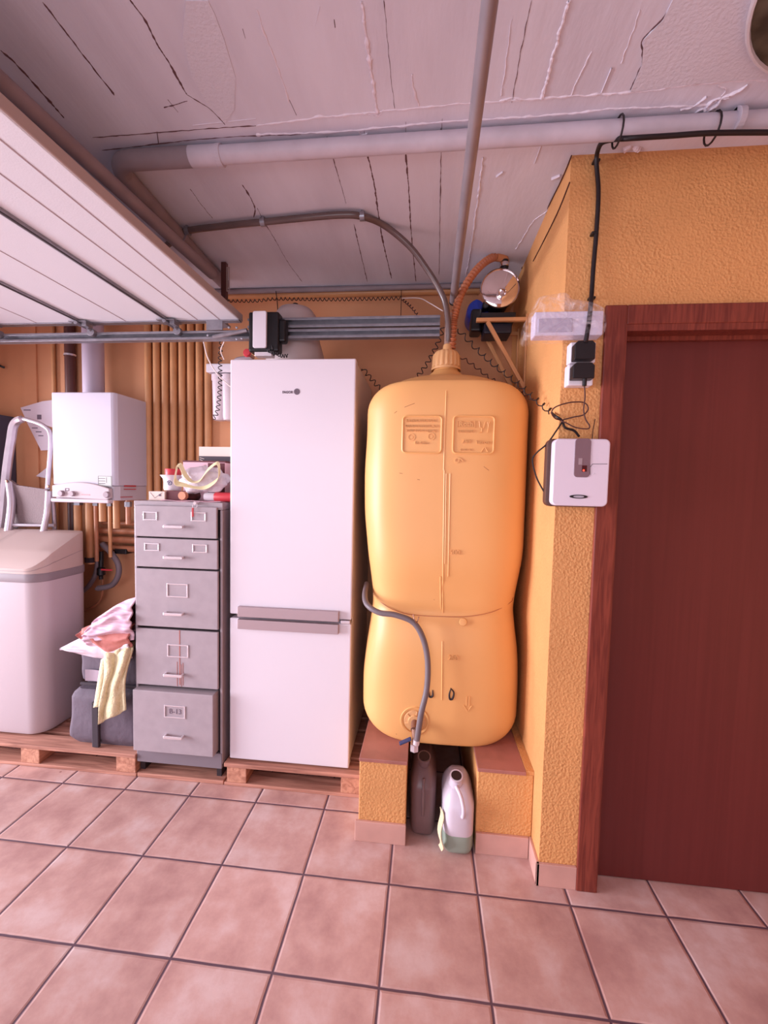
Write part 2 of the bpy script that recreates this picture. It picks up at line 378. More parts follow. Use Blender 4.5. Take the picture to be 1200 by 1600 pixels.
# left wall with the garage opening, wall behind the viewer with its opening
bm = NB(); bx(bm, LX-0.12, LX, 0.30, BY, 0, CZ); bx(bm, LX-0.12, LX, -4.7, -3.0, 0, CZ); bx(bm, LX-0.12, LX, -3.0, 0.30, 2.2, CZ)
struct('wall_left', bm, M_wallflat)
bm = NB(); bx(bm, LX, -2.45, -4.8, -4.7, 0, CZ); bx(bm, 0.8, 2.2, -4.8, -4.7, 0, CZ); bx(bm, -2.45, 0.8, -4.8, -4.7, 2.45, CZ)
struct('wall_front', bm, M_wallflat)
# shallow pilaster on the back wall and painted fillet near the ceiling
struct('trim_1', box(-2.615, -2.52, BY-0.012, BY, 0, CZ), M_wallflat)
# skirting tiles
struct('baseboard_right', box(PX-0.011, PX, PY-0.012, -0.14, 0, 0.088), M_skirt, bevel=0.002)
struct('baseboard_front', box(PX-0.011, 0.602, PY-0.012, PY, 0, 0.088), M_skirt, bevel=0.002)
# door
d = struct('door_1', box(0.678, 1.598, -0.195, -0.155, 0.004, 2.05), M_doorwood, bevel=0.002)
bm = NB(); bx(bm, 0.602, 0.674, PY-0.016, PY, 0, 2.143); bx(bm, 1.6, 1.672, PY-0.016, PY, 0, 2.143); bx(bm, 0.674, 1.6, PY-0.016, PY, 2.077, 2.143)
fr = struct('door_casing', bm, M_framewood, d, bevel=0.004)
bm = NB(); bx(bm, 0.66, 0.677, PY-0.012, 0.1, 0, 2.083); bx(bm, 1.599, 1.62, PY-0.012, 0.1, 0, 2.083); bx(bm, 0.677, 1.599, PY-0.012, 0.1, 2.055, 2.083)
bx(bm, 0.677, 1.599, -0.212, -0.196, 2.040, 2.055)
struct('door_lining', bm, M_framewood, d)

# ceiling relief: board joints, ridges and cracks, each where it runs on the slab
def ribbon(pts, w, h, bm, wob=0.002, jag=True):
    path = smoothpath([atz(u, v, CZ) for u, v in pts], 26)
    out = []; 
    for i, p in enumerate(path):
        k = (0.35+1.5*abs(noise.noise(p*23))+0.8*abs(noise.noise(p*75))) if jag else 1
        q = V((p.x+wob*noise.noise(p*40), p.y+wob*noise.noise(p*40+V((5, 5, 5))), CZ)); out.append((q, k))
    rows = []
    for i, (q, k) in enumerate(out):
        a = out[max(0, i-1)][0]; b = out[min(len(out)-1, i+1)][0]; t = (b-a).normalized(); s = V((-t.y, t.x, 0))
        e = 0.3 if i in (0, len(out)-1) else 1
        rows.append([bm.verts.new(q+s*w*k*e/2+V((0, 0, .001))), bm.verts.new(q+s*w*k*e*.2-V((0, 0, h*k))), bm.verts.new(q-s*w*k*e*.2-V((0, 0, h*k))), bm.verts.new(q-s*w*k*e/2+V((0, 0, .001)))])
    for a, b in zip(rows, rows[1:]):
        for j in range(3): bm.faces.new((a[j], a[j+1], b[j+1], b[j]))
cr_ = NB()
for pts, w_ in [([(67, 3), (110, 60), (178, 148)], .006), ([(0, 78), (25, 100), (70, 150), (100, 184)], .007), ([(203, 0), (225, 30), (247, 72), (265, 100), (292, 148)], .007),
        ([(292, 148), (312, 160), (330, 172), (352, 195)], .003), ([(297, 295), (315, 320), (332, 341)], .003), ([(378, 288), (392, 310), (398, 325), (397, 340)], .006),
        ([(402, 325), (412, 345), (430, 375), (450, 410), (472, 440)], .003), ([(520, 245), (530, 280), (541, 318)], .003), ([(574, 241), (585, 290), (592, 340), (600, 385), (612, 435)], .007),
        ([(634, 240), (639, 300), (643, 370), (650, 440)], .0055), ([(689, 200), (689, 235), (688, 300), (686, 430)], .0025), ([(600, 0), (607, 80), (612, 130), (617, 170)], .002),
        ([(452, 155), (463, 180)], .005), ([(553, 350), (562, 390), (574, 440)], .004), ([(735, 400), (727, 440)], .005), ([(1055, 0), (1035, 30), (1005, 60), (1003, 80), (1003, 100), (985, 140)], .0045),
        ([(1170, 0), (1150, 25), (1133, 55)], .005), ([(1142, 52), (1125, 75), (1117, 105), (1127, 118)], .005), ([(145, 215), (300, 203), (400, 196)], .003), ([(160, 235), (330, 216), (470, 210)], .003),
        ([(634, 190), (634, 214)], .006), ([(691, 185), (690, 208)], .006), ([(511, 213), (513, 222)], .006), ([(569, 205), (570, 220)], .008), ([(1025, 106), (1033, 106), (1046, 118)], .005), ([(830, 0), (812, 90), (800, 160)], .002),
        ([(379, 44), (384, 60)], .004), ([(522, 30), (524, 43)], .008), ([(245, 205), (248, 225)], .006), ([(256, 168), (275, 163), (293, 158)], .004), ([(262, 155), (278, 175)], .003)]:
    ribbon(pts, w_*1.25, 0.0012, cr_)
struct('ceiling_cracks', cr_, M_crack, ceil)
rg = NB()
for pts, w_, h_ in [([(563, 0), (572, 50), (579, 100), (585, 140), (590, 178)], .014, .005), ([(755, 245), (748, 300), (737, 380), (728, 430)], .010, .005), ([(889, 0), (876, 45), (861, 100), (846, 155)], .014, .006),
        ([(400, 15), (418, 65), (437, 115), (452, 160)], .006, .002), ([(643, 115), (646, 135), (655, 167)], .01, .004), ([(955, 105), (940, 145)], .01, .005), ([(845, 225), (835, 255)], .008, .004), ([(925, 80), (900, 130), (892, 150)], .007, .003),
        ([(870, 320), (840, 340), (830, 350), (815, 375), (805, 390)], .006, .003), ([(400, 196), (500, 183), (560, 178), (700, 164), (800, 157), (900, 150), (1000, 143), (1100, 130), (1200, 125)], .008, .0025),
        ([(400, 210), (470, 208), (560, 203), (700, 190), (860, 180), (960, 170), (1090, 165), (1120, 158)], .009, .003), ([(1095, 178), (1118, 165), (1130, 152), (1150, 143), (1168, 132)], .009, .006), ([(1100, 172), (1112, 158), (1140, 150)], .008, .006), ([(1062, 172), (1078, 168), (1092, 160), (1104, 150)], .008, .005), ([(1122, 134), (1135, 140), (1128, 150)], .007, .004), ([(1085, 176), (1098, 168), (1108, 170)], .008, .005), ([(780, 157), (800, 153), (812, 156)], .006, .003), ([(565, 176), (590, 180), (600, 172)], .007, .003), ([(560, 205), (566, 212), (575, 208)], .009, .004),
        ([(890, 262), (870, 320), (850, 370), (835, 400)], .010, .004), ([(775, 275), (785, 268)], .02, .008), ([(862, 278), (875, 273)], .02, .008), ([(300, 195), (400, 185)], .004, .002), ([(975, 235), (985, 230), (1000, 233)], .02, .006),
        ([(1000, 15), (985, 60), (970, 100)], .005, .002), ([(930, 190), (915, 200)], .008, .004), ([(800, 30), (790, 100), (783, 150)], .004, .002), ([(500, 10), (492, 45)], .003, .001)]:
    ribbon(pts, w_, h_, rg, 0.004)
struct('plaster_ridges', rg, M_ridge, ceil, smooth=True)
# raised band between the ridges and the rough patches
y0 = atz(600, 199, CZ).y; y1 = atz(600, 176, CZ).y
pp = [atz(u, v, CZ) for u, v in [(1060, -20), (1036, 30), (1006, 60), (1003, 100), (985, 142), (1100, 128), (1230, 118), (1230, -20)]]
struct('rough_patch', prism([(p.x, p.y) for p in pp], 'z', CZ-0.003, CZ+0.01), M_ceilrough, ceil)
pp = [atz(u, v, CZ) for u, v in [(290, 0), (285, 60), (300, 120), (325, 165), (352, 192), (366, 170), (368, 120), (350, 60), (335, 20), (325, 0)]]
struct('rough_patch', prism([(p.x, p.y) for p in pp], 'z', CZ-0.002, CZ+0.01), M_ceilrough, ceil)

# ------------------------------------------------------------------ plinths under the tank
def plinth(label, x0, x1, tx1, sx0):
    t = thing('plinth', label, 'plinth', ((x0+x1)/2, 0.2, 0), group='plinths under the tank')
    obj('stucco_body', box(x0, x1, -0.14, BY-.002, 0, 0.345), M_wall, t, bevel=0.004)
    obj('cap_tile', box(x0-.001, tx1, -0.146, BY-.003, 0.345, 0.36), M_captile, t, bevel=0.002)
    obj('skirting_tile', box(sx0, x1+(0.002 if sx0 < 0 else -0.012), -0.152, -0.14, 0, 0.088), M_skirt, t, bevel=0.002)
    return t
p1 = plinth('orange stucco plinth left of the two jugs, under the tank', -0.247, -0.047, -0.045, -0.26)
p2 = plinth('orange stucco plinth right of the jugs, against the right pier', 0.243, PX-.001, 0.435, 0.243)
obj('stucco_upstand', box(0.4355, PX-.001, -0.14, BY-.003, 0.345, 0.362), M_wall, p2)

# ------------------------------------------------------------------ yellow water tank
CX = 0.085
def build_tank():
    t = thing('water_tank', 'tall yellow plastic water tank with pinched waist standing on two plinths', 'tank', (CX, 0.27, 0.361))
    Lp = [(569, 680), (565, 740), (565, 800), (570, 850), (576, 900), (579, 935), (575, 975), (569, 1010), (563, 1060), (563, 1095)]
    Rp = [(829, 680), (830, 740), (829, 800), (823, 870), (812, 920), (806, 945), (808, 975), (813, 1010), (817, 1060), (817, 1100)]
    prof = []
    for (a, b) in zip(Lp, Rp):
        l = aty(a[0], a[1], 0.12); r = aty(b[0], b[1], 0.12); prof.append(((l.z+r.z)/2, l.x+.004, min(r.x, .459)))
    zt = 1.958
    prof = sorted(prof, key=lambda q: -q[0])
    def lr(z):
        if z >= prof[0][0]: return prof[0][1], prof[0][2]
        if z <= prof[-1][0]: return prof[-1][1], prof[-1][2]
        for a, b in zip(prof, prof[1:]):
            if a[0] >= z >= b[0]:
                k = (a[0]-z)/(a[0]-b[0]); k = k*k*(3-2*k)*.5+k*.5
                return a[1]+(b[1]-a[1])*k, a[2]+(b[2]-a[2])*k
    zb = 0.359
    lr0 = lr; tab = {}
    def lr(z):
        k = round(z, 3)
        if k not in tab:
            acc = [0, 0, 0]
            for i in range(-12, 13):
                w_ = math.exp(-(i/6.5)**2); q = lr0(z+i*.009); acc[0] += w_*q[0]; acc[1] += w_*q[1]; acc[2] += w_
            tab[k] = (acc[0]/acc[2], acc[1]/acc[2])
        return tab[k]
    rings = []
    NS = 84
    zs = []
    rb, rt = 0.115, 0.12
    for i in range(10): zs.append(('b', i/10))
    for i in range(81): zs.append(('m', i/80))
    for i in range(1, 11): zs.append(('t', i/10))
    for kind, k in zs:
        if kind == 'b':
            a = PI/2*k; z = zb+rb*(1-math.sin(PI/2*0+a)) ; z = zb+rb*(1-math.cos(a)); ins = rb*(1-math.sin(a))
        elif kind == 't':
            a = PI/2*k; z = (zt-rt)+rt*math.sin(a); ins = rt*(1-math.cos(a))
        else: z = zb+rb+(zt-rt-zb-rb)*k; ins = 0
        l, r = lr(z)
        yf = -0.02; waist = math.exp(-((z-0.985)/0.13)**2); groove = math.exp(-((z-0.945)/0.03)**2)
        yf += 0.035*waist+0.012*groove; yb = 0.60-0.05*waist
        l += ins*0.95; r -= ins*0.95; yf += ins*0.14; yb -= ins*0.6
        cx_ = (l+r)/2; hx = (r-l)/2; cy_ = (yf+yb)/2; hy = (yb-yf)/2
        n = 4.6; ring = []
        for j in range(NS):
            a = 2*PI*j/NS; c, s = math.cos(a), math.sin(a)
            x = cx_+hx*math.copysign(abs(c)**(2/n), c); y = cy_+hy*math.copysign(abs(s)**(2/3.3), s)
            # vertical moulding seam on the front
            if s < 0 and abs(x-0.09) < 0.02: y -= 0.0015*math.exp(-((x-0.09)/0.006)**2)
            ring.append((x, y, z))
        rings.append(ring)
    # domed top rising to the neck
    tr = rings[-1]; cxm = sum(p[0] for p in tr)/NS; NX, NY = 0.078, 0.23
    for k in range(1, 9):
        q = k/9; e = q*q*(3-2*q)
        ring = []
        for j, p in enumerate(tr):
            a = 2*PI*j/NS; tx = NX+0.105*math.cos(a); ty = NY+0.105*math.sin(a)
            ring.append((p[0]*(1-q)+tx*q, p[1]*(1-q)+ty*q, zt+0.055*(1-(1-q)**1.6)))
        rings.append(ring)
    for k, (rr, z) in enumerate([(0.098, 2.018), (0.075, 2.04), (0.058, 2.055), (0.055, 2.085)]):
        rings.append([(NX+rr*math.cos(2*PI*j/NS), NY+rr*math.sin(2*PI*j/NS), z) for j in range(NS)])
    obj('tank_body', rings_mesh(rings), M_tank, t, smooth=True)
    # front surface: y at (x,z)
    def fy(x, z):
        best = None
        for r in rings:
            if best is None or abs(r[0][2]-z) < abs(best[0][2]-z): best = r
        pts = sorted([p for p in best if p[1] < 0.2], key=lambda p: p[0])
        for a, b in zip(pts, pts[1:]):
            if a[0] <= x <= b[0]: return a[1]+(b[1]-a[1])*(x-a[0])/(b[0]-a[0]+1e-9)
        return pts[0][1]
    # ribbed screw cap
    bm = NB(); n = 72; prof_ = [(0.062, 2.070), (0.065, 2.075), (0.062, 2.128), (0.052, 2.145), (0.03, 2.152), (0.0, 2.152)]
    R = []
    for i, (r, z) in enumerate(prof_):
        ring = []
        for j in range(n):
            rr = r*(1+(0.05 if (j//2) % 2 else -0.02)) if i in (1, 2) else r
            ring.append((NX+rr*math.cos(2*PI*j/n), NY+rr*math.sin(2*PI*j/n), z))
        R.append(ring)
    R[-1] = [(NX+0.001*math.cos(2*PI*j/n), NY+0.001*math.sin(2*PI*j/n), 2.151) for j in range(n)]
    obj('screw_cap', rings_mesh(R, bm), M_tankcap, t, smooth=True)
    obj('cap_flange', lathe([(0.070, 0), (0.070, 0.010), (0.055, 0.012)], (NX, NY, 2.058)), M_tankcap, t, smooth=True)
    obj('cap_spout', lathe([(0.024, 0), (0.02, .03), (0.016, .034), (0, .034)], (NX+.004, NY-.01, 2.146)), M_tankcap, t, smooth=True)
    # embossed frames with their lettering
    def emb_frame(x0, x1, z0, z1, name='embossed_frame'):
        path = [V((p[0], fy(p[0], p[1])-0.001, p[1])) for p in rrect(x0, x1, z0, z1, 0.016, 4)]; path.append(path[0].copy())
        o = obj(name, tube(path, 0.0050, 6, smooth=False, cap=False), M_tank, t, smooth=True); return o
    a = (aty(630, 650, -.02), aty(689, 708, -.02)); b = (aty(709, 650, -.02), aty(771, 709, -.02))
    emb_frame(a[0].x, a[1].x, a[1].z, a[0].z); emb_frame(b[0].x, b[1].x, b[1].z, b[0].z)
    def T(s, u, v, size, nm='embossed_lettering', rot=(PI/2, 0, 0), bold=0.0):
        p = aty(u, v, -.02); y = fy(p.x, p.z)
        return text(nm, s, (p.x, y-0.0005, p.z), size, M_tank, t, 0.0042, rot, bold=bold)
    T('FABRICADO POR', 658, 657.5, 0.0165); T('GLOBAL PLASTIC, S.A.', 659, 666, 0.0145); T('31500 TUDELA (NAV)', 658, 673, 0.0135); T('hs 4.1m', 658, 692, 0.017)
    T('Roth', 728, 663, 0.030, bold=.0004); T('GERMANY', 728, 674, 0.015); T('750', 728, 690, 0.023); T('Litros', 754, 691, 0.023); T('03  07  11', 728, 703, 0.012)
    for (u, v) in ((643, 683), (674, 682)):
        p = aty(u, v, -.02); y = fy(p.x, p.z)
        o = obj('embossed_date_dial', lathe([(0.016, 0), (0.016, .003), (0.012, .003), (0.012, .0005), (0.007, .0005), (0.007, .003), (0, .003)], (p.x, y+.0005, p.z), (0, -1, 0), 20), M_tank, t)
    p0, p1_ = aty(714, 657, -.02), aty(742, 669, -.02)
    obj('embossed_logo_frame', frame_bm(p0.x, p1_.x, p1_.z, p0.z, 0.0025, -0.024, -0.016), M_tank, t)
    # glass-and-fork food mark and recycling triangle
    p = aty(757, 667, -.02); bm = NB()
    tube([(p.x-.022, -.021, p.z+.022), (p.x-.018, -.021, p.z-.002), (p.x-.004, -.021, p.z-.006), (p.x+.002, -.021, p.z+.022)], .0016, 5, False, bm)
    tube([(p.x-.010, -.021, p.z-.006), (p.x-.012, -.021, p.z-.022), (p.x-.022, -.021, p.z-.024)], .0016, 5, False, bm)
    tube([(p.x+.02, -.021, p.z+.022), (p.x+.012, -.021, p.z-.024)], .0016, 5, False, bm); tube([(p.x+.012, -.021, p.z+.02), (p.x+.016, -.021, p.z)], .0016, 5, False, bm)
    obj('embossed_food_mark', bm, M_tank, t)
    p = aty(757, 703, -.02); bm = NB()
    tri = [(p.x-.016, -.021, p.z-.013), (p.x, -.021, p.z+.014), (p.x+.016, -.021, p.z-.013)]
    for i in range(3):
        q0, q1 = V(tri[i]), V(tri[(i+1) % 3]); tube([q0.lerp(q1, .12), q0.lerp(q1, .8)], .0018, 5, False, bm)
    obj('embossed_recycling_mark', bm, M_tank, t)
    T('6', 716, 719, 0.055, 'embossed_level_number', (PI/2, PI/2, 0)); T('500', 710, 863, 0.03, 'embossed_level_number'); T('250', 708, 1028, 0.03, 'embossed_level_number')
    # arrow, marker strokes
    p = aty(731, 1100, -.02); y = fy(p.x, p.z)-.001; bm = NB()
    for s in (-1, 1):
        tube([(p.x+s*.006, y, p.z+.035), (p.x+s*.006, y, p.z-.008)], .0018, 5, False, bm)
        tube([(p.x+s*.018, y, p.z-.006), (p.x, y, p.z-.033)], .0022, 5, False, bm)
    obj('embossed_arrow', bm, M_tank, t)
    M_mark = mat('black_marker', (40, 26, 32), .6)
    for pts in ([(704, 1075), (709, 1082), (707, 1091), (703, 1092), (702, 1085), (704, 1077)], [(676, 1078), (676, 1087), (671, 1088), (670, 1080)]):
        q = [aty(u, v, -.02) for u, v in pts]; q = [V((a.x, fy(a.x, a.z)-.0005, a.z)) for a in q]
        obj('marker_stroke', tube(q, .0042, 6, rf=lambda t_: .55+.6*math.sin(PI*t_)), M_mark, t)
    # vertical moulding seam ribs
    bm = NB()
    for u0, u1, v0, v1 in [(697, 693, 612, 735), (694, 692, 735, 880), (697, 695, 740, 880), (703, 700, 740, 900), (692, 692, 880, 960), (688, 689, 900, 955), (691, 690, 1000, 1090)]:
        q = []
        for k in range(13):
            p = aty(u0+(u1-u0)*k/12, v0+(v1-v0)*k/12, 0.0); q.append(V((p.x, fy(p.x, p.z)-.0002, p.z)))
        tube(q, .0026, 5, False, bm)
    obj('moulding_seam', bm, M_tank, t, smooth=True)
    # small loop lug at the waist
    p = aty(723, 973, .02); obj('moulded_lug', lathe([(0.017, 0), (0.015, .006), (0.0, .008)], (p.x, fy(p.x, p.z), p.z+.008), (0, -1, 0.3)), M_tank, t, smooth=True)
    # scratches
    for pts in ([(632, 636), (640, 633), (648, 630)], [(616, 645), (620, 642)], [(756, 729), (764, 735)], [(624, 739), (629, 740)], [(652, 749), (656, 750)], [(678, 939), (679, 941)], [(619, 1148), (619, 1150)]):
        q = [aty(u, v, -.02) for u, v in pts]; obj('scratch', tube([V((a.x, fy(a.x, a.z), a.z)) for a in q], .0009, 5, True), mat('scratch_brown', (150, 90, 60), .7), t)
    # lower outlet recess: ring and hub
    p = aty(648, 1126, -.02); y = fy(p.x, p.z)+.004; o_ = V((p.x, y, p.z))
    obj('outlet_ring', lathe([(0.050, -.01), (0.064, .004), (0.062, .008), (0.055, .007), (0.050, -.004)], o_, (0, -1, 0), 40), M_tank, t, smooth=True)
    bm = lathe([(0.052, -.003), (0.046, .009), (0.03, .010), (0.028, .02), (0.0, .02)], o_, (0, -1, 0), 32)
    for k in range(6):
        a = k*PI/3+.3; tube([o_+V((.028*math.cos(a), -.012, .028*math.sin(a))), o_+V((.045*math.cos(a), -.010, .045*math.sin(a)))], .003, 5, False, bm)
    obj('outlet_plug', bm, M_tankcap, t, smooth=True)
    return t, fy, o_
tank, fy, outlet = build_tank()
# tap on the outlet with grey hose
tp = thing('tap', 'small brass ball valve with blue lever on the tank outlet', 'tap', outlet)
bm = cyl(outlet+V((0, -.012, 0)), outlet+V((0, -.055, -.012)), .016, 12)
obj('valve_body', tube([outlet+V((0, -.05, -.01)), outlet+V((.004, -.06, -.045)), outlet+V((.003, -.06, -.10))], .013, 12, bm=bm), M_brass, tp, smooth=True)
e = outlet+V((.002, -.06, -.10))
obj('hose_nut', cyl(e, e+V((0, 0, .03)), .019, 6), M_chrome, tp)
a = outlet+V((-.012, -.066, -.045)); b = aty(624, 1162, a.y-.01)
dd = (b-a); L_ = dd.length; q = dd.to_track_quat('Z', 'Y').to_matrix().to_4x4()
obj('lever', bx(NB(), -.011, .011, -.004, .004, 0, L_, Matrix.Translation(a) @ q), M_bluehandle, tp, bevel=.003, label='blue lever')
hp = [aty(u, v, y) for u, v, y in [(573, 912, .17), (570, 930, .07), (574, 945, -.005), (592, 957, -.04), (618, 961, -.05), (645, 972, -.055), (660, 995, -.06), (668, 1030, -.07), (667, 1075, -.085), (658, 1115, -.10), (651, 1160, -.10)]]
ho = tag(obj('hose', tube(hp, .0125, 12), M_ghose, smooth=True), 'grey rubber hose curving down the tank front to its tap', 'hose')
obj('hose_end_fitting', cyl(hp[-1]+V((0, 0, .012)), hp[-1]+V((-.002, 0, -.008)), .0145, 12), M_chrome, ho, smooth=True)
# wire round the waist
pts = []
for u, v in [(581, 938), (600, 948), (625, 957), (650, 961), (690, 963), (730, 963), (770, 957), (800, 947), (806, 942)]:
    p = aty(u, v, 0.02); pts.append(V((p.x, fy(p.x, p.z)-.003, p.z)))
pts = [V((pts[0].x-.006, .12, pts[0].z+.03))]+pts+[V((pts[-1].x+.01, .12, pts[-1].z+.03))]
wr = tag(obj('binding_wire', tube(pts, .0015, 5), M_corr, smooth=True), 'thin wire tied round the waist of the yellow tank', 'wire')
p = aty(650, 966, -.05); bm = NB()
for k in range(3): tube([p+V((-.012, -.006*k+.002, .016)), p+V((-.006, -.02, 0)), p+V((.004, -.006*k, -.016)), p+V((.012, .0, .008))], .002, 5, bm=bm)
obj('wire_knot', bm, M_brass, wr)

# ------------------------------------------------------------------ jugs between the plinths
def jug(name, label, x0, x1, y0, y1, h, m, liquid=0, lean=0):
    t = thing(name, label, 'jug', ((x0+x1)/2, (y0+y1)/2, 0), group='jugs between the plinths')
    cx_, cy_ = (x0+x1)/2, (y0+y1)/2; hx, hy = (x1-x0)/2, (y1-y0)/2
    def ring(z, k, ox=0, ky=None):
        ky = k if ky is None else ky
        out = []
        for j in range(40):
            a = 2*PI*j/40; c, s = math.cos(a), math.sin(a)
            out.append((cx_+ox+hx*k*math.copysign(abs(c)**.5, c)+lean*z, cy_+hy*ky*math.copysign(abs(s)**.55, s), z))
        return out
    def lerp_prof(z0, z1):
        P = [(0, .82), (.012, .95), (.03, 1), (h*.62, 1), (h*.68, .99), (h*.80, .78), (h*.88, .52), (h*.90, .45)]
        return P
    P = [(0, .82), (.010, .94), (.026, 1), (h*.33*1.0, 1), (h*.64, 1), (h*.70, .98), (h*.80, .80), (h*.90, .56), (h*.92, .36)]
    if liquid:
        body = [q for q in P if q[0] > liquid]; low = [q for q in P if q[0] <= liquid]
        obj('liquid_filled_base', rings_mesh([ring(z, k) for z, k in low]+[ring(liquid, 1)]), M_jugliq, t, smooth=True, label='base showing the green liquid inside')
        obj('jug_body', rings_mesh([ring(liquid, 1)]+[ring(z, k) for z, k in body]), m, t, smooth=True)
    else: obj('jug_body', rings_mesh([ring(z, k) for z, k in P]), m, t, smooth=True)
    return t, cx_, cy_, hx, hy
j1, cx_, cy_, hx, hy = jug('jug', 'smoky dark jug in the shade, left of the milky jug', -.034, .083, -.105, .20, .325, M_jugdark)
ny = -.02
obj('neck', lathe([(0.026, 0), (0.026, .03), (0.029, .032), (0.029, .042), (0.023, .042), (0.022, .02)], (cx_, -.03, .285), (0, -.35, 1), 24), M_jugdark, j1, smooth=True)
obj('mouth', lathe([(0.023, 0), (0, .0)], (cx_, -.0455, .3275), (0, -.35, 1), 24), M_hole, j1)
obj('handle_ridge', tube([(cx_, -.103, .10), (cx_, -.108, .2), (cx_, -.095, .26)], .006, 8), M_jugdark, j1, smooth=True)
j2, cx_, cy_, hx, hy = jug('jug', 'milky white jug a quarter full of green liquid',   .105, .237, -.178, .06, .292, M_jug, liquid=.085, lean=-.0)
obj('neck', lathe([(0.03, 0), (0.024, .03), (0.027, .034), (0.027, .044), (0.021, .044), (0.02, .02)], (cx_-.012, -.105, .262), (0, -.35, 1), 24), M_jug, j2, smooth=True)
obj('mouth', lathe([(0.0215, 0), (0, 0)], (cx_-.012, -.1205, .3045), (0, -.35, 1), 24), M_hole, j2, label='dark open mouth')
obj('handle', tube([(cx_-.014, -.140, .272), (cx_+.004, -.168, .25), (cx_+.014, -.190, .215), (cx_+.014, -.186, .18), (cx_+.012, -.174, .17)], .0075, 10), M_jug, j2, smooth=True)
o = obj('cloth_strip', grid(lambda s, r: (.094+.012*r+.006*math.sin(s*9), -.15-.02*math.sin(s*5)-.03*r, .02+.15*s), 14, 4, .003), M_towel, smooth=True)
tag(o, 'yellowed cloth strip hanging beside the milky jug', 'cloth')

# ------------------------------------------------------------------ pallets
def pallet(label, x0, x1, blocks, ytop=.085):
    t = thing('pallet', label, 'pallet', ((x0+x1)/2, .36, 0), group='wooden pallets')
    for k in range(5):
        y = ytop+k*.125
        obj('deck_board', box(x0, x1, y, min(y+.10, BY-.005), .098, .118), M_pallet, t, bevel=.003)
    for (a, b) in blocks:
        for y in (ytop+.006, .34, .57):
            obj('block', box(a, b, y, y+.095, .018, .0975), M_palletend, t, bevel=.003)
    for y in (ytop+.004, .34, .57):
        obj('bottom_board', box(x0, x1, y, y+.10, .001, .018), M_pallet, t, bevel=.002)
    return t
pallet('wooden pallet under the water softener and grey bags', LX+.02, -1.425, [(-2.86, -2.76), (-2.07, -1.965), (-1.535, -1.43)])
pallet('wooden pallet under the white fridge', -.958, -.262, [(-.945, -.845), (-.37, -.27)])
tag(obj('floor_plank', box(-1.42, -.962, .09, .60, .001, .022), M_pallet, bevel=.003), 'flat wooden plank under the filing cabinet, between the pallets', 'plank')

# ------------------------------------------------------------------ fridge
FX0, FX1, FY = -.940, -.337, .11
fr = thing('fridge', 'tall white two-door fridge freezer standing on a pallet', 'fridge', ((FX0+FX1)/2, .38, .119))
obj('cabinet', box(FX0+.006, FX1-.002, FY+.055, .675, .145, 2.075), M_fridgeside, fr, bevel=.004)
obj('foot_plinth', box(FX0+.02, FX1-.02, FY+.07, .66, .119, .145), M_darkgap, fr)
ud = obj('upper_door', box(FX0, FX1, FY, FY+.052, .862, 2.085), M_white, fr, bevel=.006, seg=3)
ld = obj('lower_door', box(FX0, FX1, FY, FY+.052, .128, .842), M_white, fr, bevel=.006, seg=3)
obj('door_gasket', box(FX0+.012, FX1-.014, FY+.051, FY+.056, .14, 2.07), mat('grey_gasket', (150, 140, 140), .6), fr)
hx0, hx1 = aty(371, 951, FY-.02).x, aty(529, 957, FY-.02).x
obj('handle', box(hx0, hx1, FY-.022, FY, .856, .905), M_alu, ud, bevel=.002, label='flat aluminium handle bar')
obj('handle', box(hx0, hx1, FY-.022, FY, .796, .843), M_alu, ld, bevel=.002, label='flat aluminium handle bar')
obj('hinge', box(FX1-.05, FX1-.004, FY-.006, FY+.05, .844, .859), M_chrome, fr, bevel=.003)
M_logo = mat('grey_logo', (110, 96, 108), .5)
text('brand_lettering', 'FAGOR', (aty(449.5, 612, FY).x, FY-.0008, aty(449.5, 613, FY).z), .0155, M_logo, ud, bold=.0006)
p = aty(464, 612, FY)
obj('brand_emblem', lathe([(.0145, 0), (.0145, .0012), (0.006, .0012), (0.006, 0.0002), (0, .0002)], (p.x, FY, p.z), (0, -1, 0), 24), M_logo, ud)

# ------------------------------------------------------------------ filing cabinet
KX0, KX1, KY = -1.428, -.972, .10
def czz(v): return aty(275, v, KY-.01).z
cab = thing('filing_cabinet', 'grey steel filing cabinet with five drawers, the lowest slightly open', 'cabinet', ((KX0+KX1)/2, .35, .09))
ztop = 1.405
bm = NB(); bx(bm, KX0, KX0+.012, KY, .62, .10, ztop-.036); bx(bm, KX1-.012, KX1, KY, .62, .10, ztop-.036); bx(bm, KX0+.012, KX1-.012, .608, .62, .10, ztop-.036)
bx(bm, KX0, KX1, KY, .62, ztop-.035, ztop); bx(bm, KX0+.01, KX1-.01, KY+.02, .61, .10, .13)
obj('carcass', bm, M_cab, cab, bevel=.002)
obj('base_front', box(KX0+.004, KX1-.002, KY-.004, KY+.012, .078, .155), M_cabside, cab, bevel=.002)
obj('base_foot', box(KX0+.006, KX0+.031, KY+.02, .60, .0225, .099), M_darkgap, cab)
obj('base_foot', box(KX1-.04, KX1-.015, KY+.02, .60, .0225, .099), M_darkgap, cab)
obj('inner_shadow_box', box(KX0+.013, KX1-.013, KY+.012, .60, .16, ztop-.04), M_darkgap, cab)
def handle(xc, zc, yf, par):
    w = .048; bm = NB()
    bx(bm, xc-w, xc+w, yf-.026, yf-.018, zc-.007, zc+.007)
    for s in (-1, 1): bx(bm, xc+s*w-(.008 if s > 0 else 0), xc+s*w+(0 if s > 0 else .008), yf-.02, yf-.001, zc-.007, zc+.007)
    obj('handle', bm, M_chrome, par, bevel=.003, label='bright metal pull')
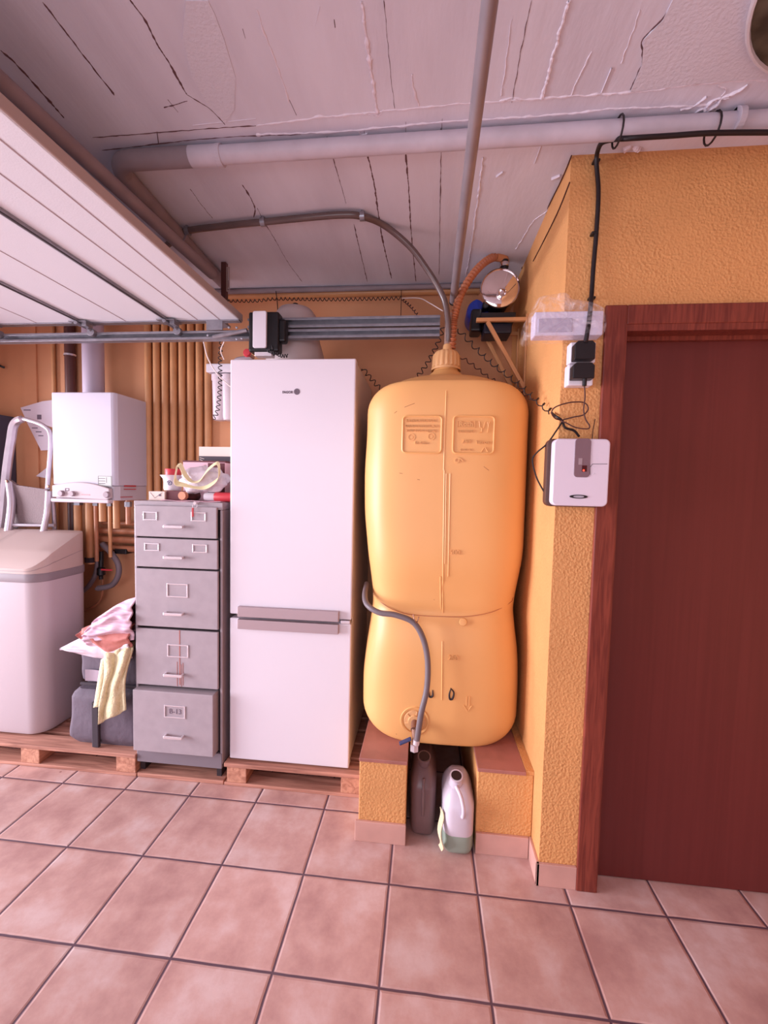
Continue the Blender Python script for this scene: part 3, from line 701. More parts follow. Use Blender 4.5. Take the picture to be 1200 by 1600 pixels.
def drawer(v0, v1, yoff, x0, x1, hv, holders):
    z1, z0 = czz(v0), czz(v1)
    d_ = obj('drawer', box(x0, x1, KY-.016-yoff, KY-.001 if not yoff else KY+.2, z0+.003, z1-.003), M_cab, cab, bevel=.003)
    yf = KY-.016-yoff
    handle(aty(274, hv, yf).x, aty(274, hv, yf).z, yf, d_)
    for (ua, va, ub, vb) in holders:
        a, b = aty(ua, va, yf), aty(ub, vb, yf)
        obj('label_holder', frame_bm(a.x, b.x, b.z, a.z, .0055, yf-.004, yf), M_chrome, d_, bevel=.001, label='bright metal label frame')
    return d_
drawer(790, 840.5, 0, KX0+.014, KX1-.022, 822.5, [(224, 799, 246, 813), (299, 800, 322, 815)])
drawer(841, 888, 0, KX0+.014, KX1-.018, 870.5, [(226, 848, 249, 861), (301, 850, 324, 864)])
drawer(889, 981, 0, KX0+.014, KX1-.016, 958, [(261, 911, 294, 934)])
d4 = drawer(983, 1073, 0, KX0+.014, KX1-.016, 1053, [(262, 1006, 295, 1028)])
d5 = drawer(1076, 1172, .028, KX0+.014, KX1-.026, 1149, [(257, 1101, 290, 1123)])
text('label_lettering', 'B-13', (aty(274, 1112, KY-.044).x, KY-.0445, aty(274, 1112, KY-.044).z), .035, M_ink, d5)
bm = NB()
for u, v0, v1, w_ in [(278, 1034, 1072, .0012), (282, 985, 1070, .0022), (287, 1036, 1071, .0012), (284.5, 1038, 1073, .0010)]:
    a, b = aty(u, v0, KY-.0165), aty(u-1, v1, KY-.0165); bx(bm, b.x-w_, b.x+w_, KY-.0172, KY-.0158, b.z, a.z)
obj('rust_streaks', bm, mat('rust', (176, 112, 104), .8), d4)
# lock with hanging key
p = aty(308, 786, KY-.004)
kt = thing('key', 'key and reddish tag hanging from the filing cabinet lock', 'key', p)
obj('key_blade', cyl(p+V((0, .008, 0)), p+V((0, -.022, 0)), .008, 12), M_chrome, kt, smooth=True)
obj('key_ring', tube([p+V((.012*math.sin(a*PI/6), -.02, -.012+.012*math.cos(a*PI/6))) for a in range(13)], .0014, 5, False), M_chrome, kt)
obj('key_tag', box(p.x-.013, p.x-.003, -.0+KY-.030, KY-.027, p.z-.065, p.z-.022), M_inkred, kt, bevel=.001, label='reddish key tag')

# ------------------------------------------------------------------ things on the filing cabinet
zt_ = ztop+.001
def carton(x0, x1, y0, y1, z0, h, m, label, name='carton', rz=0):
    t = thing(name, label, 'box', ((x0+x1)/2, (y0+y1)/2, z0), rz)
    hx_, hy_ = (x1-x0)/2, (y1-y0)/2
    o = obj('box_body', box(-hx_, hx_, -hy_, hy_, 0, h), m, t, bevel=.002, world=False)
    return t, hx_, hy_
M_boxwhite = mat('cream_card', (226, 206, 196), .7); M_boxdark = mat('dark_printed_card', (70, 60, 68), .5); M_boxpink = mat('pink_printed_card', (222, 178, 190), .6); M_maroon = mat('maroon_card', (96, 38, 46), .6)
t, a, b = carton(-1.205, -.99, .30, .44, zt_, .285, M_boxwhite, 'tall cream carton with dark printed front, behind the others')
obj('printed_panel', box(-a+.001, a-.001, -b-.0015, -b, .02, .235), M_boxdark, t, world=False)
text('printed_letters', 'W/', (-1.185, .2975, zt_+.205), .035, M_boxwhite, t, rot=(PI/2, -PI/2, 0))
bm = NB(); tube([(-.07+i*.02, -b-.0025, .17+.025*math.sin(i*.5)) for i in range(8)], .004, 6, bm=bm); obj('printed_swirl', bm, M_ink, t, world=False)
t, a, b = carton(-1.245, -1.02, .22, .29, zt_, .205, M_boxpink, 'pink and maroon carton leaning behind the plastic bag', rz=0)
obj('printed_panel', box(.022, a-.001, -b-.0015, -b, .005, .195), M_maroon, t, world=False)
obj('lid', box(-a-.001, a+.001, -b-.001, b+.001, .198, .206), M_maroon, t, world=False)
t, a, b = carton(-1.385, -1.30, .15, .22, zt_, .045, M_boxwhite, 'small pale patterned box at the left cabinet edge')
bm = NB(); tube([(-.035, -b-.0005, .040), (-.01, -b-.0005, .012), (.03, -b-.0005, .040)], .0008, 5, False, bm); bx(bm, .012, .022, -b-.002, -b, .022, .032); obj('printed_pattern', bm, M_ink, t, world=False)
t, a, b = carton(-1.298, -1.20, .16, .24, zt_, .05, M_maroon, 'low maroon box under the patterned vase')
# vase with red candle jar lid
vz = zt_+.051
va = thing('vase', 'white vase with blue scroll pattern on the maroon box', 'vase', (-1.30, .24, vz))
obj('vase_body', lathe([(0, 0), (.040, 0), (.043, .01), (.042, .04), (.045, .06), (.060, .078), (.056, .079), (.040, .062), (.036, .012), (0, .01)], (-1.315, .24, vz), seg=32), mat('white_porcelain', (236, 228, 234), .2), va, smooth=True)
bm = NB()
for k in range(9):
    pass
cxv = -1.305
sp_ = [V((cxv+(.002+.0009*i)*math.cos(i*.7), .24-.0445, vz+.036+(.002+.0009*i)*math.sin(i*.7))) for i in range(14)]
for q in sp_: q.y = .24-math.sqrt(max(1e-6, .0445**2-(q.x+1.315)**2))
tube(sp_, .0018, 5, bm=bm); obj('blue_scroll', bm, mat('blue_glaze', (70, 70, 120), .3), va)
rd = tag(obj('red_pot', lathe([(0, 0), (.036, 0), (.037, .004), (.038, .075), (.036, .079), (0, .079)], (-1.312, .24, vz+.032), seg=32), M_red, smooth=True), 'round red pot standing inside the white vase', 'pot')
rd.location.z = .0
# lying bottles / cans
bt = thing('bottle', 'brown glass bottle lying with its cork towards the viewer', 'bottle', (-1.2, .16, zt_+.026))
obj('bottle_body', lathe([(0, .22), (.022, .22), (.024, .2), (.024, .07), (.018, .05), (.013, .04), (.013, .01), (0, .01)], (-1.185, .125, zt_+.026), (.12, 1, 0), 20), mat('brown_glass', (80, 44, 44), .15), bt, smooth=True)
obj('cork', cyl((-1.187, .112, zt_+.028), (-1.1855, .136, zt_+.028), .020, 20), mat('cork_orange', (206, 140, 110), .7), bt, smooth=True, label='orange round stopper')
cn = thing('spray_can', 'white capped red spray can lying at the cabinet edge', 'spray can', (-1.04, .15, zt_+.024))
obj('can_body', lathe([(0, 0), (.020, 0), (.024, .006), (.024, .12), (0, .12)], (-1.045, .165, zt_+.0245), (1, .1, 0), 20), M_red, cn, smooth=True)
obj('can_cap', lathe([(.020, 0), (.021, -.035), (.018, -.05), (0, -.052)], (-1.045, .165, zt_+.0245), (1, .1, 0), 20), M_white, cn, smooth=True, label='white cap')
tag(obj('knitted_tray_cloth', grid(lambda s, r: (-1.30+.31*s, .115+.09*r, zt_+.0035+.002*math.sin(s*14+r*5)), 24, 6, .003), M_boxpink, smooth=True), 'thin pinkish folded cloth under the bottles on the cabinet', 'cloth')
# plastic bag with yellow rim: a crumpled open sack
def crumple(cx_, cy_, cz_, rx, ry, rz_, seed, amp=.25, nu=36, nv=22, squash=1, top=PI):
    def f(s, r):
        th = 2*PI*s; ph = .001+(top-.002)*r; d_ = V((math.sin(ph)*math.cos(th), math.sin(ph)*math.sin(th), -math.cos(ph)))
        k = 1+amp*noise.noise(d_*2.1+V((seed, 0, 0)))+amp*.4*noise.noise(d_*5.2+V((0, seed, 0)))
        return (cx_+rx*d_.x*k, cy_+ry*d_.y*k, cz_+rz_*d_.z*k)
    bm = grid(f, nu, nv); bmesh.ops.remove_doubles(bm, verts=bm.verts[:], dist=1e-5); return bm
bg = thing('plastic_bag', 'crumpled clear plastic bag with pale yellow rim on the cabinet', 'bag', (-1.14, .17, zt_+.05))
obj('bag_film', crumple(-1.112, .165, zt_+.108, .128, .046, .062, 3.3, .35), mat('cloudy_film', (226, 214, 222), .25, alpha=.75, bump=.8, bscale=18, bdist=.02), bg, smooth=True, auto=False)
rim = [aty(u, v, .115) for u, v in [(278, 727), (275, 752), (290, 758), (310, 762), (325, 760), (341, 748), (343, 735), (340, 724), (325, 735), (313, 751), (300, 752), (290, 742), (283, 728), (278, 727)]]
def ribbonrim(pts, w_):
    p_ = smoothpath(pts, 5); n = len(p_)-1
    return grid(lambda s, r: p_[min(n, int(round(s*n)))]+V((0, -.004+.02*(r-.5), w_*(r-.5)*(1+.4*math.sin(s*23)))), n, 3, .0015)
obj('bag_rim', ribbonrim(rim, .018), mat('pale_yellow_film', (232, 220, 176), .4), bg, smooth=True, label='pale yellow rim')

# ------------------------------------------------------------------ boiler on the wall
BX0, BX1, BYF, BZ0, BZ1 = aty(82, 700, .385).x, -1.748, .385, 1.372, 1.995
bo = thing('boiler', 'white wall-hung gas boiler above the water softener', 'boiler', ((BX0+BX1)/2, .54, BZ0))
pp = [(BX0, BY-.002), (BX0, BYF), (BX1-.024, BYF), (BX1-.008, BYF+.006), (BX1, BYF+.022), (BX1+.0, BY-.002)]
obj('casing', prism(pp, 'z', BZ0+.10, BZ1), mat('boiler_white', (192, 187, 201), .32), bo, bevel=.006)
pp = [(BX0+.004, BY-.002), (BX0+.004, BYF+.012), (BX1-.02, BYF+.012), (BX1-.004, BYF+.04), (BX1-.004, BY-.002)]
obj('lower_casing', prism(pp, 'z', BZ0+.015, BZ0+.0995), mat('boiler_lower_white', (184, 176, 184), .4), bo, bevel=.004)
# bowed control panel
bm = NB(); n = 16; A, B_ = [], []
xs = [BX0+.004+(BX1-.03-BX0-.004)*i/n for i in range(n+1)]
outline = [(x, BZ0+.095+.022*math.sin(PI*min(1, (i/n)*1.0))-.012*(i/n)**4) for i, x in enumerate(xs)]+[(xs[-1]+.004, BZ0+.03), (xs[-1]-.02, BZ0+.018), (xs[0], BZ0+.028)]
cpn = obj('control_panel', prism(outline, 'y', BYF-.014, BYF+.012), mat('control_panel_white', (190, 174, 178), .35), bo, bevel=.005, seg=3)
obj('panel_lip', box(BX0, BX1-.03, BYF-.02, BYF+.02, BZ0, BZ0+.022), mat('panel_lip_white', (198, 184, 190), .35), bo, bevel=.006, seg=3)
for u, v, r in [(97, 771, .017), (114.5, 771.5, .015), (168, 773, .018)]:
    p = aty(u, v, BYF-.014); obj('knob', lathe([(r, -.001), (r, .012), (r*.85, .016), (0, .016)], p, (0, -1, 0), 24), mat('knob_grey', (158, 140, 148), .35), bo, smooth=True)
p = aty(134, 773, BYF-.014); obj('brand_strip', box(p.x-.026, p.x+.026, BYF-.0150, BYF-.0135, p.z-.003, p.z+.003), mat('faded_red', (214, 150, 156), .6), bo)
p = aty(105, 765, BYF-.014); obj('display_mark', frame_bm(p.x-.012, p.x+.012, p.z-.008, p.z+.008, .003, BYF-.0152, BYF-.0135), M_ink, bo)
p0, p1_ = aty(153, 743, BYF), aty(175, 760, BYF)
st = obj('sticker', box(p0.x, p1_.x, BYF-.001, BYF, p1_.z, p0.z), mat('pale_green_sticker', (190, 196, 190), .6), bo)
bm = frame_bm(p0.x+.002, p1_.x-.002, p1_.z+.002, p0.z-.002, .002, BYF-.0015, BYF-.0008)
for k in range(3): bx(bm, p0.x+.004, p0.x+.045, BYF-.0015, BYF-.0008, p0.z-.018-.014*k, p0.z-.015-.014*k)
bx(bm, p0.x+.052, p0.x+.054, BYF-.0015, BYF-.0008, p1_.z+.02, p0.z-.01); obj('sticker_print', bm, M_ink, bo)
for za, zb_, ya in ((1.467, 1.476, .45), (1.450, 1.455, .45), (1.405, 1.409, .42)):
    obj('side_label', box(BX1-.0005, BX1+.001, ya, ya+.10, za, zb_), M_inkred, bo, label='dark red printed strip')
# pipes around the boiler
def vpipe(name, label, x, y, r, z0, z1, m, cat='pipe', group=None, seg=14):
    return tag(obj(name, cyl((x, y, z0), (x, y, z1), r, seg), m, smooth=True), label, cat, group)
q = vpipe('downpipe', 'dark brown vertical pipe rising behind the boiler', -2.262, BY-.032, .030, .12, CZ-.001, M_brownpipe)
obj('pipe_clip', lathe([(.034, 0), (.034, .012), (.030, .012)], (-2.262, BY-.032, 2.28)), M_chrome, q)
vpipe('flue_pipe', 'wide pale grey flue pipe above the boiler', -2.055, BY-.09, .058, BZ1+.001, CZ-.001, M_flue, 'pipe', seg=24)
vpipe('thin_pipe', 'thin orange painted pipe left of the brown downpipe', -2.395, BY-.014, .012, .12, CZ-.001, M_orangepipe)
# bank of parallel painted pipes
for k in range(8):
    x = -1.745+k*.0560
    nm = ['leftmost', 'second from the left', 'third from the left', 'fourth from the left', 'fifth from the left', 'third from the right', 'second from the right', 'rightmost'][k]
    z_end = 1.10+.0*k
    tag(obj('painted_pipe', cyl((x, BY-.021, z_end+.0), (x, BY-.021, CZ-.001), .0205, 16), M_orangepipe, smooth=True), f'orange painted vertical wall pipe, {nm} of the eight beside the boiler', 'pipe', 'painted pipes on the back wall')
obj_ = None
for k, (z, r, m_, lb) in enumerate([(1.235, .014, M_copperpipe, 'highest'), (1.185, .020, M_copperpipe, 'second highest'), (1.130, .022, M_copperpipe, 'third highest'), (1.075, .020, M_copperpipe, 'lowest')]):
    tag(obj('horizontal_pipe', cyl((-2.03-.03*k, BY-.062, z), (-1.30, BY-.062, z), r, 14), m_, smooth=True), f'dirty orange horizontal pipe under the boiler, {lb} of the four', 'pipe', 'horizontal pipes under the boiler')
vp = [(-2.155, .575, .022, M_orangepipe, 1.12, 1.386), (-2.075, .575, .024, M_orangepipe, .98, 1.386), (-2.02, .56, .012, M_copperpipe, 1.0, 1.386), (-1.975, .56, .021, M_orangepipe, 1.25, 1.386), (-1.925, .555, .010, M_orangepipe, 1.03, 1.386), (-1.885, .56, .019, M_orangepipe, 1.21, 1.386), (-1.80, .55, .014, M_copperpipe, 1.24, 1.386)]
for k, (x, y, r, m_, z0, z1) in enumerate(vp):
    nm = ['leftmost', 'second from the left', 'third from the left', 'middle one', 'third from the right', 'second from the right', 'rightmost'][k]
    q = tag(obj('boiler_pipe', cyl((x, y, z0), (x, y, z1), r, 14), m_, smooth=True), f'vertical pipe below the boiler, {nm} of the seven', 'pipe', 'vertical pipes below the boiler')
    if k in (0, 2, 4, 6): obj('coupling_nut', cyl((x, y, 1.345), (x, y, 1.375), r+.006, 6), M_steel, q, label='bare metal nut')
    if k == 1: obj('pipe_joint', cyl((x, y, .99), (x, y, 1.02), r+.008, 12), M_darkgap, q)
# hoses hanging under the boiler
def hose(name, label, pts, r, m, cat='hose', n=8, seg=12): return tag(obj(name, tube([aty(*p) for p in pts], r, seg, n=n), m, smooth=True), label, cat)
hose('drain_hose', 'grey hose loop hanging right of the softener, the wider one', [(160, 850, .60), (172, 862, .585), (184, 880, .57), (185, 898, .57), (175, 914, .57), (155, 919, .57), (152, 918, .57)], .017, M_ghose)
hose('drain_hose', 'grey hose curving down behind the softener edge', [(150, 850, .62), (152, 870, .60), (150, 895, .60), (140, 914, .60), (128, 925, .60)], .014, M_ghose)
hose('thin_hose', 'thin brown hose dangling below the pipe tap', [(160, 900, .62), (160, 925, .62), (155, 940, .63), (140, 951, .63), (125, 956, .63)], .008, M_copperpipe)
tpv = thing('pipe_tap', 'black and chrome tap below the horizontal pipes', 'tap', aty(158, 890, .60))
a = aty(158, 862, .60); b = aty(158, 905, .60)
obj('tap_body', lathe([(.012, 0), (.012, .02), (.024, .03), (.024, .07), (.014, .08), (.014, (a-b).length)], b, a-b, 14), M_black, tpv, smooth=True)
p = aty(158, 890, .57); obj('tap_lever', bx(NB(), p.x, p.x+.075, p.y-.004, p.y+.004, p.z-.005, p.z+.005), M_red, tpv, bevel=.002, label='red lever')
p = aty(190, 862, .60); cl_ = tag(obj('pipe_clamp', box(p.x-.05, p.x+.03, BY-.09, BY-.002, p.z-.016, p.z+.016), M_black, bevel=.004), 'black clamp under the lowest horizontal pipe', 'clamp')

# papers on the wall
def sheet(label, pts, y, marks):
    q = [aty(u, v, y) for u, v in pts]
    o = obj('paper_sheet', prism([(p.x, p.z) for p in q], 'y', y, y+.0015), M_paper); tag(o, label, 'paper', 'papers pinned beside the boiler')
    if marks:
        bm = NB()
        for (u, v, w_, h_) in marks:
            p = aty(u, v, y); bx(bm, p.x, p.x+w_, y-.001, y+.0005, p.z-h_, p.z)
        obj('print', bm, M_ink, o)
    return o
sheet('tilted white paper sheet left of the boiler, upper one', [(32, 637), (66, 627), (82, 625), (82, 668), (60, 660), (40, 655)], BY-.019, [(37, 640, .05, .006), (58, 648, .03, .03)])
sheet('pointed white paper sheet hanging below the upper one', [(41, 658), (62, 661), (80, 675), (80, 703), (64, 704)], BY-.022, [(50, 668, .04, .006), (56, 674, .04, .006), (60, 680, .035, .006)])
sheet('small torn paper corner left of the boiler bottom', [(56, 744), (74, 730), (76, 748)], BY-.019, None)
# dark box standing in for the door frame edge at the far left
a, b = aty(-30, 648, .60), aty(7, 800, .60)
tag(obj('dark_edge_panel', box(LX+.004, b.x, .52, BY-.003, aty(0, 760, .6).z-.3, a.z), mat('dark_blue_grey', (70, 68, 84), .5), bevel=.004), 'dark blue-grey panel at the door frame corner at the far left', 'panel')
p = aty(4, 573, BY-.02); tag(obj('wall_hook', tube([p+V((-.05, .018, .02)), p+V((-.02, -.01, .01)), p+V((.0, -.012, 0)), p+V((.015, -.0, -.006))], .007, 8), M_black, smooth=True), 'small black hook on the wall above the dark panel', 'hook')

# ------------------------------------------------------------------ water softener
sf = thing('water_softener', 'large beige water softener cabinet at the left edge', 'water softener', (-2.2, .38, .119))
SX1, SY0, SY1 = -2.005, .15, .485
def srect(x0, x1, y0, y1, r): return rrect(x0, x1, y0, y1, r, 7)
def sring(z, g=0, x1=None): return [(p[0], p[1], z) for p in srect(-2.78+g, (SX1 if x1 is None else x1)-g, SY0+g, SY1-g, .085)]
obj('shell', rings_mesh([sring(.119, .03), sring(.128, .008), sring(.15, 0), sring(.97, -.004)]), M_soft, sf, smooth=True)
def tilt(ring, z, amt=.0):
    return [(p[0], p[1], z+amt*(p[1]-SY0)) for p in ring]
obj('band', rings_mesh([tilt(sring(0, -.006), .955, .0), tilt(sring(0, -.008), .962, .0), tilt(sring(0, -.008), .995, .0), tilt(sring(0, -.005), 1.0, .0)]), M_softband, sf, smooth=True)
# curved lid: low at the front, rising to the back
lidp = [(SY0-.004, 1.0), (SY0-.004, 1.03), (SY0+.03, 1.065), (SY0+.08, 1.105), (SY0+.14, 1.145), (SY0+.21, 1.178), (SY0+.28, 1.195), (SY1, 1.20), (SY1, 1.0)]
def lidz(y):
    for a_, b_ in zip(lidp[1:-1], lidp[2:-1]):
        if a_[0] <= y <= b_[0]: return a_[1]+(b_[1]-a_[1])*(y-a_[0])/(b_[0]-a_[0])
    return lidp[1][1] if y < lidp[1][0] else 1.2
bm = NB(); base = sring(1.0, -.004); rings = [base, [(x, y, lidz(y)-.012) for x, y, z in base], [(x*.999-.004 if x > -2.4 else x, y, lidz(y)-.003) for x, y, z in base]]
top = sring(0, .012); rings.append([(x, y, lidz(y)) for x, y, z in top])
cxm = (-2.78+SX1)/2
for k in (.7, .35, .04): rings.append([(cxm+(x-cxm)*k, y, lidz(y)) for x, y, z in top])
obj('lid', rings_mesh(rings), M_softlid, sf, smooth=True)
rr = sring(0, -.0055); obj('lid_seam', rings_mesh([[(x, y, 1.0+(lidz(y)-1.0)*.45) for x, y, z in rr], [(x, y, 1.0+(lidz(y)-1.0)*.45+.002) for x, y, z in rr]], cap=False), M_softband, sf)

# ------------------------------------------------------------------ ladder
ld_ = thing('step_ladder', 'aluminium step ladder leaning behind the water softener', 'ladder', (-2.4, .56, .12))
yl = .50
def lp(u, v, dy=0): return aty(u, v, yl+dy)
hoop = [lp(-14, 900), lp(2, 820), lp(10, 740), lp(17, 690), lp(22, 664), lp(34, 655), lp(50, 658), lp(68, 665), lp(78, 676), lp(79, 700), lp(76, 740), lp(72, 790), lp(66, 840)]
obj('side_rail', tube(hoop, .012, 8, rf=lambda t: 1.9 if t < .42 else (1.0)), M_ladder, ld_, smooth=True)
obj('front_leg', tube([lp(15, 755, -.03), lp(18, 790, -.05), lp(10, 850, -.08)], .021, 10), M_ladder, ld_, smooth=True)
obj('front_leg', tube([lp(76, 768, -.03), lp(74, 800, -.05), lp(68, 830, -.06)], .017, 10), M_ladder, ld_, smooth=True)
obj('rear_leg', tube([lp(80, 768, .02), lp(84, 800, .04), lp(86, 840, .05)], .012, 10), M_ladder, ld_, smooth=True)
a = [lp(17, 750, -.02), lp(28, 758, -.02), lp(76, 765, -.02), lp(70, 822, -.02), lp(22, 824, -.02)]
obj('top_step', prism([(p.x, p.z) for p in a], 'y', yl-.03, yl-.012), M_mesh, ld_, label='dark mesh platform folded up')
obj('cross_bar', cyl(lp(15, 820, -.06), lp(86, 821, -.02), .010, 10), M_ladder, ld_, smooth=True)
for u, v in ((11, 752), (76, 760), (13, 818)):
    p = lp(u, v, -.055); obj('rivet', lathe([(.009, 0), (.008, .006), (0, .008)], p, (0, -1, 0), 12), M_brass, ld_, smooth=True)

# ------------------------------------------------------------------ bags and laundry
def fabric_box(x0, x1, y0, y1, z0, z1, seed, amp=.02, taper=.0, nz=14):
    rings = []
    for k in range(nz+1):
        f = k/nz; z = z0+(z1-z0)*f; g = taper*f+(.02*(1-min(1, f*8)) )+(.03*max(0, (f-.9)/.1))
        ring = []
        for p in rrect(x0+g, x1-g, y0+g, y1-g, .035, 4):
            v_ = noise.noise(V((p[0]*9, p[1]*9, z*11+seed)))*amp; ring.append((p[0]+v_, max(p[1]+v_*1.2, .09 if p[1] < .2 else 0), z))
        # densify
        dense = []
        for i in range(len(ring)):
            a_, b_ = V(ring[i]), V(ring[(i+1) % len(ring)]); m_ = max(1, int((b_-a_).length/.025))
            for t_ in range(m_ if k >= 0 else 1): dense.append(a_.lerp(b_, t_/m_))
        ring2 = ring
        rings.append(ring2)
    return rings_mesh(rings)
gb = thing('storage_bag', 'grey fabric storage bag with dark strap, lowest of the bag stack', 'bag', (-1.68, .3, .119), group='grey bags stacked beside the filing cabinet')
def bagface(pts_bottom, pts_top, y0, depth, seed, amp):
    pass
obj('bag_body', fabric_box(-1.835, -1.44, .125, .60, .119, .405, 2.0, .006, .004), M_greybag, gb, smooth=True)
obj('strap', bx(NB(), -1.682, -1.645, .108, .125, .121, .36), M_darkbag, gb, bevel=.004, label='dark webbing strap')
gb2 = thing('storage_bag', 'grey fabric storage bag under the white plastic bag, upper of the stack', 'bag', (-1.67, .35, .41), group='grey bags stacked beside the filing cabinet')
obj('bag_body', fabric_box(-1.80, -1.44, .165, .60, .412, .66, 9.0, .008, .0), M_greybag, gb2, smooth=True)
pr = aty(165, 1065, .165)
obj('seam_tape', box(-1.78, -1.45, .15, .163, .425, .44), M_darkbag, gb2, bevel=.003)
obj('light_print', grid(lambda s, r: (-1.75+.15*s, .150+.004*math.sin(s*6), .45+.06*r), 8, 4, .002), mat('faded_print', (168, 150, 162), .8), gb2, smooth=True)
# white plastic bag lying under the cloths
q = [aty(u, v, .13) for u, v in [(101, 1010), (125, 1022), (165, 1029), (205, 1015), (195, 985), (150, 985), (125, 990)]]
c_ = sum(q, V())/len(q)
def pillow(pts, y0, y1, m, name, label, cat, amp=.012, seed=0, par=None):
    """puffy slab: outline pts in the x-z plane, between y0 and y1, wrinkled"""
    P_ = smoothpath(pts+[pts[0]], 6)[:-1]; c0 = sum(P_, V())/len(P_); rings = []; K = 10
    for k in range(K+1):
        f = k/K; s_ = math.sin(PI*(.06+.88*f))**.5; ring = []
        for p in P_:
            d_ = V((p.x-c0.x, 0, p.z-c0.z)); z = noise.noise(V((p.x*16, f*5+seed, p.z*22)))
            ring.append((c0.x+d_.x*s_*(1+.10*z), y0+(y1-y0)*f+amp*z, c0.z+d_.z*s_*(1+.16*z)))
        rings.append(ring)
    o = obj(name, rings_mesh(rings), m, par, smooth=True)
    if par is None: tag(o, label, cat)
    return o
def foldcloth(name, label, outline_bottom, outline_top, m, y0, y1, folds, amp, seed, cat='cloth'):
    """draped heap: surface between a lower and an upper outline with running folds, wrapping back in depth"""
    bo_ = smoothpath([aty(u, v, y0) for u, v in outline_bottom], 10); to_ = smoothpath([aty(u, v, y0) for u, v in outline_top], 10)
    def samp(P_, s): n_ = len(P_)-1; i = min(n_-1, int(s*n_)); return P_[i].lerp(P_[i+1], s*n_-i)
    def f(s, r):
        a_, b_ = samp(bo_, s), samp(to_, s); p = a_.lerp(b_, min(1, r*1.35) if r < .74 else 1)
        ph = (s*1.2+r*folds+.6*noise.noise(V((s*3, r*3, seed))))*2*PI
        yy = p.y-.035*math.sin(PI*min(1, r*1.35))-amp*math.sin(ph)-amp*.8*noise.noise(V((s*6, r*9, seed)))
        if r > .74: yy += (y1-y0)*((r-.74)/.26); 
        return (p.x, yy, p.z+(.0 if r <= .74 else -.02*((r-.74)/.26)))
    o = obj(name, grid(f, 60, 48, .006), m, smooth=True, auto=False); return tag(o, label, cat)
foldcloth('white_plastic_bag', 'flat white plastic bag on the upper grey bag', [(101, 1012), (120, 1020), (145, 1027), (170, 1031), (208, 1028)], [(101, 1009), (118, 1000), (140, 990), (170, 985), (208, 985)], M_plasticbag, .125, .50, 2, .006, 1.0, 'bag')
foldcloth('coral_cloth', 'coral red cloth between the plastic bag and pale sheet', [(128, 992), (140, 1004), (158, 1012), (172, 1022), (208, 1010)], [(128, 985), (132, 980), (150, 975), (180, 975), (208, 975)], M_redcloth, .108, .45, 3, .006, 4.0)
foldcloth('striped_sheet', 'crumpled pale pink striped sheet, top of the laundry pile', [(134, 1003), (142, 1009), (165, 1005), (190, 1002), (211, 999)], [(138, 984), (145, 972), (165, 955), (190, 940), (211, 934)], M_sheet, .098, .52, 5, .009, 7.0)
# towel hanging down in front
def towel(s, r):
    # s across, r down
    u0 = 163+(45)*s; u1 = 157+(38)*s
    u = u0+(u1-u0)*r+4*math.sin(r*5+s*2); v = 1003+ (10*(1-s))+ (118-12*s)*r
    y = .085-.02*math.sin(r*2.2)-.010*math.sin(s*11+r*2)+.008*noise.noise(V((s*5, r*5, 2)))
    if r < .12: y += (.12-r)*.5
    return aty(u, v, y)
tag(obj('towel', grid(towel, 30, 44, .008), M_towel, smooth=True, auto=False), 'pale yellow knitted towel hanging over the grey bags', 'towel')
def towel2(s, r):
    u = 150+28*s-2*r; v = 1055+(50-6*s)*r-18*s*(1-r); return aty(u+ (10*(1-r)), v-25*(1-r), .10-.008*math.sin(s*9))
tag(obj('towel', grid(towel2, 14, 20, .007), M_towel, smooth=True, auto=False), 'shorter pale yellow towel fold behind the long one', 'towel')

# ------------------------------------------------------------------ garage door overhead
DZ = 2.315; DY1 = .255; DY0 = -2.95
gd = thing('garage_door', 'white sectional garage door slid open under the ceiling', 'garage door', (-1.6, -1.3, DZ))
# section joints along x
X_edge, xs_ = -.945, [-.945, -1.315, -1.79, -2.33]
for k, (a, b) in enumerate(zip(xs_, xs_[1:])):
    s_ = obj('door_section', prism([(b+.003, DY1), (a-(.003 if k else .007), DY1), (a-(.003 if k else .054), DY0), (b+.003, DY0)], 'z', DZ, DZ+.034), M_gdoor, gd, bevel=.003)
bm = NB()
for x in (-1.05, -1.165, -1.55, -2.05): bx(bm, x-.0022, x+.0022, DY0, DY1-.004, DZ-.0012, DZ+.002)
obj('section_grooves', bm, M_gdoorline, gd)
obj('leading_edge_cap', prism([(-.951, DY1), (-.944, DY1), (-.988, DY0), (-.998, DY0)], 'z', DZ-.001, DZ+.034), M_gdooredge, gd, bevel=.003, label='brownish edge strip')
# last section tilts down to the opening
a0 = V((-2.336, 0, DZ+.02)); m_ = Matrix.Translation((-2.336, 0, DZ)) @ Matrix.Rotation(math.radians(-28), 4, 'Y')
obj('door_section', bx(NB(), -.5, 0, DY0, DY1, 0, .04, m_), M_gdoor, gd, bevel=.003)
for x in (-1.315, -1.79, -2.33):
    obj('joint_strip', box(x-.013, x+.013, DY0, DY1-.002, DZ-.008, DZ), M_steel, gd, bevel=.002, label='steel strip along a section joint')
    obj('joint_gap', box(x-.004, x+.004, DY0, DY1-.002, DZ-.0095, DZ-.0075), M_darkgap, gd)
    for y in (.215, -1.12 if x > -1.5 else -1.6):
        bm = NB(); bx(bm, x-.045, x+.05, y-.035, y+.035, DZ-.012, DZ-.008); tube([(x, y-.04, DZ-.018), (x, y+.04, DZ-.018)], .010, 8, False, bm)
        bx(bm, x+.02, x+.045, y-.025, y+.02, DZ-.03, DZ-.01); tube([(x+.03, y, DZ-.03), (x+.03, y+.06, DZ-.045)], .008, 8, False, bm); cyl((x+.03, y+.02, DZ-.045), (x+.03, y+.045, DZ-.045), .02, 14, bm=bm)
        obj('roller_hinge', bm, M_steel, gd, bevel=.001)
